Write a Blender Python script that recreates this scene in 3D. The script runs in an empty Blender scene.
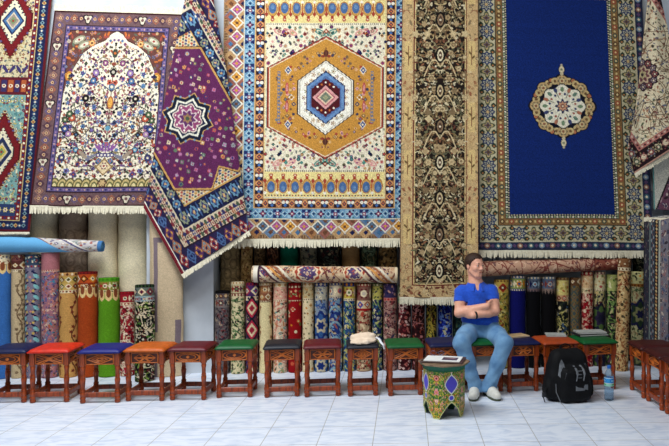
import bpy, bmesh, math, random
import numpy as np
from mathutils import Vector, Matrix

# ------------------------------------------------------------------ camera
W, H, F = 669, 446, 665.0
CX, CY = 433.0, 216.5                 # principal point: the picture is a crop of a wider frame
D, EYE, YAW = 7.6, 1.63, math.radians(5.15)
scene = bpy.context.scene
cam_data = bpy.data.cameras.new('camera')
cam = bpy.data.objects.new('camera', cam_data)
scene.collection.objects.link(cam)
cam.location = (0, -D, EYE)
cam.rotation_euler = (math.pi/2, 0, -YAW)
cam_data.sensor_width = 36.0
cam_data.lens = F/W*36.0
cam_data.shift_x = -(CX-(W-1)/2)/W
cam_data.shift_y = (CY-(H-1)/2)/W
scene.camera = cam

# ------------------------------------------------------------------ light
world = bpy.data.worlds.new('daylight')
scene.world = world
world.use_nodes = True
wb = world.node_tree.nodes['Background']
wb.inputs[0].default_value = (0.62, 0.78, 1.0, 1)
wb.inputs[1].default_value = 0.015

def area_light(name, loc, target, sx, sy, power, col):
    l = bpy.data.lights.new(name, 'AREA')
    l.shape = 'RECTANGLE'; l.size = sx; l.size_y = sy
    l.energy = power; l.color = col
    o = bpy.data.objects.new(name, l)
    scene.collection.objects.link(o)
    o.location = loc
    o.rotation_euler = (Vector(target)-Vector(loc)).to_track_quat('-Z', 'Y').to_euler()
    return o
area_light('skylight', (-2.5, -3.5, 5.9), (-2.1, -3.0, 0.0), 4.2, 1.5, 450, (0.90, 0.95, 1.0))
area_light('added_front_light', (-0.3, -6.4, 5.2), (-0.3, -0.5, 2.2), 3.0, 1.2, 95, (1.0, 0.96, 0.90))  # added lamp high inside the room, placed to balance light on carpets and man

vs = scene.view_settings
vs.view_transform = 'Standard'
vs.look = 'None'
vs.exposure = 0.0
vs.gamma = 1.0
vs.use_curve_mapping = False

# ------------------------------------------------------------------ helpers
FWD = np.array([math.sin(YAW), math.cos(YAW), 0.0])
RGT = np.array([math.cos(YAW), -math.sin(YAW), 0.0])
CAM = np.array([0.0, -D, EYE])
def ray(px, py):
    return FWD + RGT*((px-CX)/F) + np.array([0, 0, (CY-py)/F])
def at(px, py, Y):
    d = ray(px, py); return CAM + d*((Y+D)/d[1])
def at_ground(px, py, z=0.0):
    d = ray(px, py); return CAM + d*((z-EYE)/d[2])
def at_x(px, py, X):
    d = ray(px, py); return CAM + d*(X/d[0])

def lin(c):
    c = np.asarray(c, dtype=np.float64)/255.0
    return np.where(c <= 0.04045, c/12.92, ((c+0.055)/1.055)**2.4)

COL = scene.collection
def link(o, parent=None):
    COL.objects.link(o)
    if parent is not None: o.parent = parent
    return o
def tag(o, label=None, cat=None, group=None, kind=None):
    if label: o['label'] = label
    if cat: o['category'] = cat
    if group: o['group'] = group
    if kind: o['kind'] = kind
    return o
def empty(name, loc, rz=0.0):
    o = bpy.data.objects.new(name, None)
    o.location = tuple(loc); o.rotation_euler = (0, 0, rz); o.empty_display_size = 0.1
    return link(o)

# ---- materials
MATS = {}
def principled(name):
    m = bpy.data.materials.new(name); m.use_nodes = True
    nt = m.node_tree; return m, nt, nt.nodes['Principled BSDF']
def noise_mat(name, col, col2=None, scale=30, rough=0.5, bump=0.1, metal=0.0, stretch=None, sheen=0.0, spec=0.5, bscale=None):
    if name in MATS: return MATS[name]
    m, nt, p = principled(name)
    N, L = nt.nodes, nt.links
    tc = N.new('ShaderNodeTexCoord'); mp = N.new('ShaderNodeMapping')
    L.new(tc.outputs['Object'], mp.inputs[0])
    if stretch: mp.inputs['Scale'].default_value = stretch
    nz = N.new('ShaderNodeTexNoise'); nz.inputs['Scale'].default_value = scale; nz.inputs['Detail'].default_value = 5
    L.new(mp.outputs[0], nz.inputs[0])
    rp = N.new('ShaderNodeValToRGB')
    c2 = col2 if col2 is not None else tuple(int(x*0.8) for x in col)
    rp.color_ramp.elements[0].position = 0.3; rp.color_ramp.elements[0].color = (*lin(c2), 1)
    rp.color_ramp.elements[1].position = 0.7; rp.color_ramp.elements[1].color = (*lin(col), 1)
    L.new(nz.outputs[0], rp.inputs[0]); L.new(rp.outputs[0], p.inputs['Base Color'])
    p.inputs['Roughness'].default_value = rough; p.inputs['Metallic'].default_value = metal
    p.inputs['Sheen Weight'].default_value = sheen
    p.inputs['Specular IOR Level'].default_value = spec
    if bump:
        b = N.new('ShaderNodeBump'); b.inputs['Strength'].default_value = bump; b.inputs['Distance'].default_value = 0.004
        nb = N.new('ShaderNodeTexNoise'); nb.inputs['Scale'].default_value = bscale or scale*4
        L.new(mp.outputs[0], nb.inputs[0]); L.new(nb.outputs[0], b.inputs['Height']); L.new(b.outputs[0], p.inputs['Normal'])
    MATS[name] = m
    return m
def attr_mat(name, rough=0.95, sheen=0.0, bump=0.35, scale=260, var=0.35):
    if name in MATS: return MATS[name]
    m, nt, p = principled(name)
    N, L = nt.nodes, nt.links
    a = N.new('ShaderNodeVertexColor'); a.layer_name = 'knots'
    tc = N.new('ShaderNodeTexCoord')
    nz = N.new('ShaderNodeTexNoise'); nz.inputs['Scale'].default_value = scale; nz.inputs['Detail'].default_value = 3
    L.new(tc.outputs['Object'], nz.inputs[0])
    mr = N.new('ShaderNodeMapRange'); mr.inputs[3].default_value = 1-var; mr.inputs[4].default_value = 1+var
    L.new(nz.outputs[0], mr.inputs[0])
    mx = N.new('ShaderNodeVectorMath'); mx.operation = 'SCALE'
    L.new(a.outputs[0], mx.inputs[0]); L.new(mr.outputs[0], mx.inputs['Scale'])
    L.new(mx.outputs[0], p.inputs['Base Color'])
    p.inputs['Roughness'].default_value = rough
    p.inputs['Specular IOR Level'].default_value = 0.15
    p.inputs['Sheen Weight'].default_value = sheen
    b = N.new('ShaderNodeBump'); b.inputs['Strength'].default_value = bump; b.inputs['Distance'].default_value = 0.004
    L.new(nz.outputs[0], b.inputs['Height']); L.new(b.outputs[0], p.inputs['Normal'])
    MATS[name] = m
    return m
WOOL = attr_mat('wool_pile')
PAINT = attr_mat('painted_surface', rough=0.4, sheen=0.0, bump=0.1, scale=120, var=0.12)
FRINGE = noise_mat('cotton_fringe', (240, 232, 206), (216, 206, 176), 60, 0.9, 0.2)

# ---- mesh builder
class MB:
    def __init__(s): s.v = []; s.f = []
    def add(s, vs, fs):
        o = len(s.v); s.v += [tuple(p) for p in vs]; s.f += [tuple(i+o for i in f) for f in fs]
    def xf(s, M, i0=0):
        for i in range(i0, len(s.v)): s.v[i] = tuple(M @ Vector(s.v[i]))
        return s
    def box(s, c, d, b=0.003, M=None):
        hx, hy, hz = d[0]/2, d[1]/2, d[2]/2; b = min(b, hx*.49, hy*.49, hz*.49)
        bm = bmesh.new()
        for sx in (-1, 1):
            for sy in (-1, 1):
                for sz in (-1, 1):
                    for q in ((hx-b, hy-b, hz), (hx-b, hy, hz-b), (hx, hy-b, hz-b)):
                        bm.verts.new((sx*q[0], sy*q[1], sz*q[2]))
        bmesh.ops.convex_hull(bm, input=bm.verts)
        bm.verts.index_update()
        T = Matrix.Translation(c) @ (M or Matrix())
        s.add([T @ v.co for v in bm.verts], [[v.index for v in f.verts] for f in bm.faces])
        bm.free(); return s
    def lathe(s, prof, n=16, c=(0, 0, 0), M=None, cap=True):
        T = Matrix.Translation(c) @ (M or Matrix())
        vs, fs = [], []
        for r, z in prof:
            for k in range(n):
                a = 2*math.pi*k/n; vs.append(T @ Vector((r*math.cos(a), r*math.sin(a), z)))
        for i in range(len(prof)-1):
            for k in range(n):
                k2 = (k+1) % n
                fs.append((i*n+k, i*n+k2, (i+1)*n+k2, (i+1)*n+k))
        if cap:
            fs.append(tuple(reversed(range(n)))); fs.append(tuple(range((len(prof)-1)*n, len(prof)*n)))
        s.add(vs, fs); return s
    def tube(s, pts, rad, n=8, flat=1.0):
        pts = [Vector(p) for p in pts]
        if not hasattr(rad, '__len__'): rad = [rad]*len(pts)
        vs, fs = [], []
        up = Vector((0, 0, 1))
        for i, p in enumerate(pts):
            t = (pts[min(i+1, len(pts)-1)]-pts[max(i-1, 0)]).normalized()
            a = t.cross(up)
            if a.length < 0.05: a = t.cross(Vector((0, 1, 0)))
            a.normalize(); b = a.cross(t)
            for k in range(n):
                th = 2*math.pi*k/n
                vs.append(p+a*(rad[i]*math.cos(th))+b*(rad[i]*flat*math.sin(th)))
        for i in range(len(pts)-1):
            for k in range(n):
                k2 = (k+1) % n
                fs.append((i*n+k, i*n+k2, (i+1)*n+k2, (i+1)*n+k))
        fs.append(tuple(reversed(range(n)))); fs.append(tuple(range((len(pts)-1)*n, len(pts)*n)))
        s.add(vs, fs); return s
    def prism(s, poly, z0, z1, M=None):
        T = M or Matrix(); n = len(poly)
        vs = [T @ Vector((x, y, z0)) for x, y in poly]+[T @ Vector((x, y, z1)) for x, y in poly]
        fs = [tuple(reversed(range(n))), tuple(range(n, 2*n))]
        for k in range(n): fs.append((k, (k+1) % n, n+(k+1) % n, n+k))
        s.add(vs, fs); return s
    def mesh(s, name, mat, smooth=False):
        me = bpy.data.meshes.new(name); me.from_pydata(s.v, [], s.f); me.update()
        if mat: me.materials.append(mat)
        if smooth:
            me.polygons.foreach_set('use_smooth', [True]*len(me.polygons))
            try: me.set_sharp_from_angle(angle=math.radians(38))
            except Exception: pass
        return me
    def build(s, name, mat, parent=None, smooth=False):
        return link(bpy.data.objects.new(name, s.mesh(name, mat, smooth)), parent)

def np_mesh(name, V, Fq, col=None, mat=None, smooth=True):
    me = bpy.data.meshes.new(name)
    V = np.asarray(V, dtype=np.float32); Fq = np.asarray(Fq, dtype=np.int32)
    me.vertices.add(len(V)); me.vertices.foreach_set('co', V.ravel())
    me.loops.add(Fq.size); me.loops.foreach_set('vertex_index', Fq.ravel())
    me.polygons.add(len(Fq))
    k = Fq.shape[1]
    me.polygons.foreach_set('loop_start', np.arange(0, Fq.size, k, dtype=np.int32))
    me.polygons.foreach_set('loop_total', np.full(len(Fq), k, dtype=np.int32))
    if smooth: me.polygons.foreach_set('use_smooth', np.ones(len(Fq), dtype=bool))
    if col is not None:
        ca = me.color_attributes.new('knots', 'FLOAT_COLOR', 'POINT')
        rgba = np.ones((len(V), 4), dtype=np.float32); rgba[:, :3] = col
        ca.data.foreach_set('color', rgba.ravel())
    me.update(); me.validate()
    if mat: me.materials.append(mat)
    return me
def grid_faces(nv, nu, off=0, flip=False):
    i = np.arange(nv-1)[:, None]*nu+np.arange(nu-1)[None, :]
    q = np.stack([i, i+nu, i+nu+1, i+1], -1).reshape(-1, 4)+off
    return q[:, ::-1] if flip else q

# ---- pattern canvas: woven designs computed in code
class Cv:
    def __init__(s, w, h, bg, k=2.0):
        s.k = k; s.w = w; s.h = h
        s.W = max(4, int(round(w*k))); s.H = max(4, int(round(h*k)))
        s.a = np.empty((s.H, s.W, 3)); s.a[:] = bg
    def sub(s, x0, y0, x1, y1):
        i0 = max(0, int(math.floor(x0*s.k))); i1 = min(s.W, int(math.ceil(x1*s.k))+1)
        j0 = max(0, int(math.floor(y0*s.k))); j1 = min(s.H, int(math.ceil(y1*s.k))+1)
        if i1 <= i0 or j1 <= j0: return None
        X = (np.arange(i0, i1)+0.5)/s.k; Y = (np.arange(j0, j1)+0.5)/s.k
        return s.a[j0:j1, i0:i1], X[None, :], Y[:, None]
    def rect(s, x0, y0, x1, y1, c):
        q = s.sub(x0, y0, x1, y1)
        if q is None: return
        a, X, Y = q; a[(X >= x0) & (X < x1) & (Y >= y0) & (Y < y1)] = c
    def ell(s, x, y, rx, ry, c, rot=0.0):
        R = max(rx, ry)+.6; q = s.sub(x-R, y-R, x+R, y+R)
        if q is None: return
        a, X, Y = q; dx, dy = X-x, Y-y
        u = dx*math.cos(rot)+dy*math.sin(rot); v = -dx*math.sin(rot)+dy*math.cos(rot)
        a[(u/max(rx, .3))**2+(v/max(ry, .3))**2 <= 1] = c
    def dot(s, x, y, r, c): s.ell(x, y, r, r, c)
    def dia(s, x, y, rx, ry, c):
        q = s.sub(x-rx, y-ry, x+rx, y+ry)
        if q is None: return
        a, X, Y = q; a[abs(X-x)/rx+abs(Y-y)/ry <= 1] = c
    def hexa(s, x, y, rx, ry, ys, c, jag=0.0):
        q = s.sub(x-rx-2, y-ry-2, x+rx+2, y+ry+2)
        if q is None: return
        a, X, Y = q; dx, dy = abs(X-x), abs(Y-y)
        lim = rx*np.clip((ry-dy)/(ry-ys), 0, 1)
        if jag: lim = lim-jag*((np.floor((Y+X*0)/1.5) % 2))*(lim < rx)
        a[(dx <= lim) & (dy <= ry)] = c
    def rose(s, x, y, r, n, amp, c, rot=0.0):
        q = s.sub(x-r, y-r, x+r, y+r)
        if q is None: return
        a, X, Y = q; dx, dy = X-x, Y-y
        th = np.arctan2(dy, dx); rr = np.sqrt(dx*dx+dy*dy)
        a[rr <= r*(1+amp*np.cos(n*th+rot))/(1+amp)] = c
    def star(s, x, y, r, c):
        q = s.sub(x-r, y-r, x+r, y+r)
        if q is None: return
        a, X, Y = q; dx, dy = abs(X-x), abs(Y-y)
        a[(np.maximum(dx, dy) <= r*.707) | (dx+dy <= r)] = c
    def line(s, pts, w, c):
        for (x0, y0), (x1, y1) in zip(pts[:-1], pts[1:]):
            q = s.sub(min(x0, x1)-w, min(y0, y1)-w, max(x0, x1)+w, max(y0, y1)+w)
            if q is None: continue
            a, X, Y = q; ex, ey = x1-x0, y1-y0; L = ex*ex+ey*ey+1e-9
            t = np.clip(((X-x0)*ex+(Y-y0)*ey)/L, 0, 1)
            a[(X-x0-t*ex)**2+(Y-y0-t*ey)**2 <= (w/2)**2] = c
    def frame(s, x0, y0, x1, y1, w, c):
        s.rect(x0, y0, x1, y0+w, c); s.rect(x0, y1-w, x1, y1, c)
        s.rect(x0, y0, x0+w, y1, c); s.rect(x1-w, y0, x1, y1, c)
    def mask(s, fn, c):
        X = (np.arange(s.W)+.5)/s.k; Y = (np.arange(s.H)+.5)/s.k
        s.a[fn(X[None, :]+0*Y[:, None], Y[:, None]+0*X[None, :])] = c
    def loop(s, x0, y0, x1, y1, step, fn):
        """motifs along a rectangular border line; fn(x, y, k, horizontal)"""
        nx = max(2, int(round((x1-x0)/step))); ny = max(2, int(round((y1-y0)/step)))
        k = 0
        for i in range(nx+1):
            x = x0+(x1-x0)*i/nx
            fn(x, y0, i, True); fn(x, y1, i, True)
        for j in range(1, ny):
            y = y0+(y1-y0)*j/ny
            fn(x0, y, j, False); fn(x1, y, j, False)
def pts_hex(x0, y0, x1, y1, d, rng, jit=.35):
    out = []; j = 0; y = y0+d/2
    while y < y1:
        x = x0+(d/2 if j % 2 else d)*1.0-d/2+d*.25
        while x < x1:
            out.append((x+rng.uniform(-jit, jit)*d, y+rng.uniform(-jit, jit)*d)); x += d
        y += d*.87; j += 1
    return out
def flower(cv, x, y, r, c1, c2, c3, n=6):
    cv.rose(x, y, r, n, .22, c1); cv.dot(x, y, r*.62, c2); cv.dot(x, y, r*.3, c3)
def leaf(cv, x, y, r, c, rot): cv.ell(x, y, r, r*.42, c, rot)
def scatter(cv, reg, d, pal, rng, mirror=None, rmin=.28, rmax=.5, kinds='fdlo', ok=None):
    x0, y0, x1, y1 = reg
    for (x, y) in pts_hex(x0, y0, x1, y1, d, rng):
        if ok is not None and not ok(x, y): continue
        r = d*rng.uniform(rmin, rmax); k = rng.choice(kinds)
        c = rng.choice(pal); c2 = rng.choice(pal); c3 = rng.choice(pal); rot = rng.uniform(0, 3.14); n = rng.choice((4, 5, 6, 8))
        xs = [(x, 1)]
        if mirror is not None: xs.append((2*mirror-x, -1))
        for (xx, sg) in xs:
            if k == 'f': flower(cv, xx, y, r, c, c2, c3, n)
            elif k == 'd': cv.dia(xx, y, r, r*1.1, c); cv.dia(xx, y, r*.5, r*.55, c2)
            elif k == 'l': leaf(cv, xx, y, r*1.2, c, rot*sg); 
            elif k == 'o': cv.dot(xx, y, r*.7, c)
            elif k == 's': cv.star(xx, y, r, c); cv.dot(xx, y, r*.5, c2)
            elif k == 'b':
                cv.ell(xx, y, r*1.1, r*.6, c, rot*sg); cv.ell(xx, y, r*.5, r*.25, c2, rot*sg)
            elif k == 'v':
                p = [(xx+sg*r*1.7*math.cos(rot+t)*(0.3+t*.28), y+r*1.7*math.sin(rot+t)*(0.3+t*.28)) for t in np.linspace(0, 3.2, 7)]
                cv.line(p, max(.7, r*.28), c)
def vines(cv, reg, n, c, w, rng, amp=6, mirror=None):
    x0, y0, x1, y1 = reg
    for i in range(n):
        x = rng.uniform(x0, x1); y = rng.uniform(y0, y1); a = rng.uniform(0, 6.28); k = rng.uniform(-.5, .5)
        p = [(x, y)]
        for t in range(9):
            a += k*.55; x += amp*.4*math.cos(a); y += amp*.4*math.sin(a); p.append((x, y))
        p = [q for q in p if x0 <= q[0] <= x1 and y0 <= q[1] <= y1]
        if len(p) > 1:
            cv.line(p, w, c)
            if mirror is not None: cv.line([(2*mirror-q[0], q[1]) for q in p], w, c)

def rug_object(name, cv, pos, parent=None, thick=0.014, nrm=(0, 1, 0), fade=.20, back=(150, 132, 108), sample=None, res=None, extra_back=True):
    """a woven sheet with thickness. pos(U, V) -> points; colours from the canvas (or sample(U, V))"""
    nu, nv = res or (cv.W, cv.H)
    U, V = np.meshgrid((np.arange(nu)+.0)/(nu-1), (np.arange(nv)+.0)/(nv-1))
    P = pos(U, V).reshape(-1, 3)
    rs = np.random.RandomState(nu*7+nv)
    A = sample(U, V) if sample else cv.a
    A = A*(1-fade)+fade*(A@np.array([.3, .59, .11]))[..., None]*np.array([1.05, 1.0, .88])      # old vegetable dyes: muted, warm
    C = lin(np.clip(A*(.95+.10*rs.randn(nv, nu, 1)), 0, 255)).reshape(-1, 3)   # uneven dyeing of single knots
    fr = grid_faces(nv, nu)
    iu = np.unique(np.linspace(0, nu-1, min(nu, 60)).round().astype(int)); iv = np.unique(np.linspace(0, nv-1, min(nv, 90)).round().astype(int))
    bi = (iv[:, None]*nu+iu[None, :]).reshape(-1)
    Pb = P[bi]+np.array(nrm)*thick
    nb, mb = len(iv), len(iu); off = len(P)
    bk = grid_faces(nb, mb, off, True)
    idx = np.arange(nb*mb).reshape(nb, mb)
    ring = np.concatenate([idx[0, :-1], idx[:-1, -1], idx[-1, :0:-1], idx[:0:-1, 0]])
    r2 = np.roll(ring, -1)
    # skirt
    sk = np.stack([bi[ring], bi[r2], r2+off, ring+off], -1)
    Cb = np.tile(lin(back), (len(Pb), 1))
    me = np_mesh(name, np.vstack([P, Pb]), np.vstack([fr, bk, sk]), np.vstack([C, Cb]), WOOL)
    return link(bpy.data.objects.new(name, me), parent)

def quad_pos(TL, TR, BR, BL, Yt, Yb, rip=0.006, seed=0, bow=0.0):
    p = [at(*TL, Yt), at(*TR, Yt), at(*BR, Yb), at(*BL, Yb)]
    def f(U, V):
        U = U[..., None]; V = V[..., None]
        P = p[0]*(1-U)*(1-V)+p[1]*U*(1-V)+p[2]*U*V+p[3]*(1-U)*V
        u, v = U[..., 0], V[..., 0]
        P[..., 1] += -rip*(np.sin(u*9+seed+v*2)+.6*np.sin(u*17+v*5+seed*2))*(0.3+v)-bow*np.sin(u*np.pi)
        P[..., 2] += .006*np.sin(u*6+seed)*v
        return P
    return f
def fringe(parent, A, B, length, n, seed, down=(0, 0, -1), mat=None, head=0.018, out=(0, -1, 0)):
    """cotton warp ends along the edge A-B"""
    rng = random.Random(seed); A, B = Vector(A), Vector(B); dn = Vector(down).normalized(); ax = (B-A).normalized(); ou = Vector(out)
    mb = MB(); wd = (B-A).length/n
    def quadstrip(c, w, pts, th):
        vs, fs = [], []
        for (p, k) in pts:
            vs += [p-ax*w*k-ou*th*-1, p+ax*w*k-ou*th*-1, p+ax*w*k+ou*-th, p-ax*w*k+ou*-th]
        for i in range(len(pts)-1):
            b = i*4
            for k in range(4): fs.append((b+k, b+(k+1) % 4, b+4+(k+1) % 4, b+4+k))
        fs.append((0, 3, 2, 1)); b = (len(pts)-1)*4; fs.append((b, b+1, b+2, b+3))
        mb.add(vs, fs)
    m = (A+B)/2
    hw = (B-A).length/2
    quadstrip(None, hw, [(m, 1), (m+dn*head, 1)], .004)
    for i in range(n):
        p = A+(B-A)*((i+.5)/n)
        L = length*rng.uniform(.82, 1.05); dx = rng.uniform(-.25, .25)*wd*2; o = rng.uniform(-.004, .004)
        q = [(p+dn*head*.5, .50), (p+dn*L*.55+ax*dx*.5+ou*o, .47), (p+dn*L+ax*dx+ou*o*2, .34)]
        quadstrip(None, wd, q, .0025)
    return mb.build('fringe', mat or FRINGE, parent)
# ------------------------------------------------------------------ the room
def floor_mat():
    m, nt, p = principled('marble_tile')
    N, L = nt.nodes, nt.links
    tc = N.new('ShaderNodeTexCoord'); mp = N.new('ShaderNodeMapping'); mp.vector_type = 'TEXTURE'
    o = at_ground(426.0, 425.0)
    mp.inputs['Location'].default_value = (o[0], o[1], 0)
    mp.inputs['Rotation'].default_value = (0, 0, math.radians(-2.74))
    L.new(tc.outputs['Object'], mp.inputs[0])
    br = N.new('ShaderNodeTexBrick')
    br.offset = 0.0; br.squash = 1.0
    br.inputs['Scale'].default_value = 1.0
    br.inputs['Brick Width'].default_value = 0.4; br.inputs['Row Height'].default_value = 0.4
    br.inputs['Mortar Size'].default_value = 0.003; br.inputs['Mortar Smooth'].default_value = 0.2
    br.inputs['Bias'].default_value = 0.0
    br.inputs['Color1'].default_value = (1, 1, 1, 1); br.inputs['Color2'].default_value = (.95, .955, .965, 1)
    L.new(mp.outputs[0], br.inputs[0])
    mv = N.new('ShaderNodeMapping'); mv.inputs['Scale'].default_value = (3.2, 9.0, 1); mv.inputs['Rotation'].default_value = (0, 0, .5)
    L.new(tc.outputs['Object'], mv.inputs[0])
    n1 = N.new('ShaderNodeTexNoise'); n1.inputs['Scale'].default_value = 1.9; n1.inputs['Detail'].default_value = 6; n1.inputs['Distortion'].default_value = .8
    L.new(mv.outputs[0], n1.inputs[0])
    rp = N.new('ShaderNodeValToRGB'); e = rp.color_ramp.elements
    e[0].position = .36; e[0].color = (*lin((206, 217, 234)), 1)
    e[1].position = .56; e[1].color = (*lin((232, 238, 248)), 1)
    L.new(n1.outputs[0], rp.inputs[0])
    mul = N.new('ShaderNodeMixRGB'); mul.blend_type = 'MULTIPLY'; mul.inputs[0].default_value = 1
    L.new(rp.outputs[0], mul.inputs[1]); L.new(br.outputs['Color'], mul.inputs[2])
    gr = N.new('ShaderNodeMixRGB'); gr.inputs[2].default_value = (*lin((172, 170, 168)), 1)
    L.new(br.outputs['Fac'], gr.inputs[0]); L.new(mul.outputs[0], gr.inputs[1])
    L.new(gr.outputs[0], p.inputs['Base Color'])
    p.inputs['Roughness'].default_value = 0.32; p.inputs['Specular IOR Level'].default_value = 0.4
    b = N.new('ShaderNodeBump'); b.invert = True; b.inputs['Strength'].default_value = .4; b.inputs['Distance'].default_value = .002
    L.new(br.outputs['Fac'], b.inputs['Height']); L.new(b.outputs[0], p.inputs['Normal'])
    return m
PLASTER = noise_mat('white_plaster', (204, 211, 218), (188, 196, 204), 6, .85, .15, bscale=90)
XR = 3.42
fl = MB().box((-.5, -4.2, -.05), (8.8, 9.2, .1), 0.001).build('floor', floor_mat()); tag(fl, kind='structure')
xa, xb = at(146, 300, -.46)[0], at(213, 300, -.46)[0]
w = MB().box((-.65, .1, 2.6), (8.5, .2, 5.2), .001)
w.box((-.65, -.23, 3.56), (8.5, .46, 3.28), .001)
w.box(((xa+xb)/2, -.23, .96), (xb-xa, .46, 1.93), .002)
tag(w.build('wall_back', PLASTER), kind='structure')
tag(MB().box((XR+.1, -2.0, 2.6), (.2, 4.4, 5.2), .001).build('wall_right', PLASTER), kind='structure')

# ------------------------------------------------------------------ hanging carpets
CREAM = (232, 216, 182); BLACK = (22, 18, 24); NAVY = (24, 30, 84); RED = (168, 36, 40); MAROON = (98, 18, 34)
GOLD = (212, 146, 46); ORANGE = (214, 104, 40); BLUE = (58, 108, 184); LBLUE = (142, 186, 214); TEAL = (66, 140, 128)
PINK = (226, 150, 144); PURPLE = (124, 48, 120); GREEN = (70, 100, 58); TAN = (196, 154, 100); WHITE = (238, 230, 212); BROWN = (112, 66, 42)

def hang(name, label, cv, f, frs=(), group='carpets hung on the back wall', fade=.2):
    o = rug_object(name, cv, f, fade=fade)
    tag(o, label, 'carpet', group)
    for k, (u0, v0, u1, v1, L, n, sd, dn) in enumerate(frs):
        a = f(np.array([[u0]]), np.array([[v0]]))[0, 0]; b = f(np.array([[u1]]), np.array([[v1]]))[0, 0]
        fringe(o, a, b, L, n, sd, dn)
    return o

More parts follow.
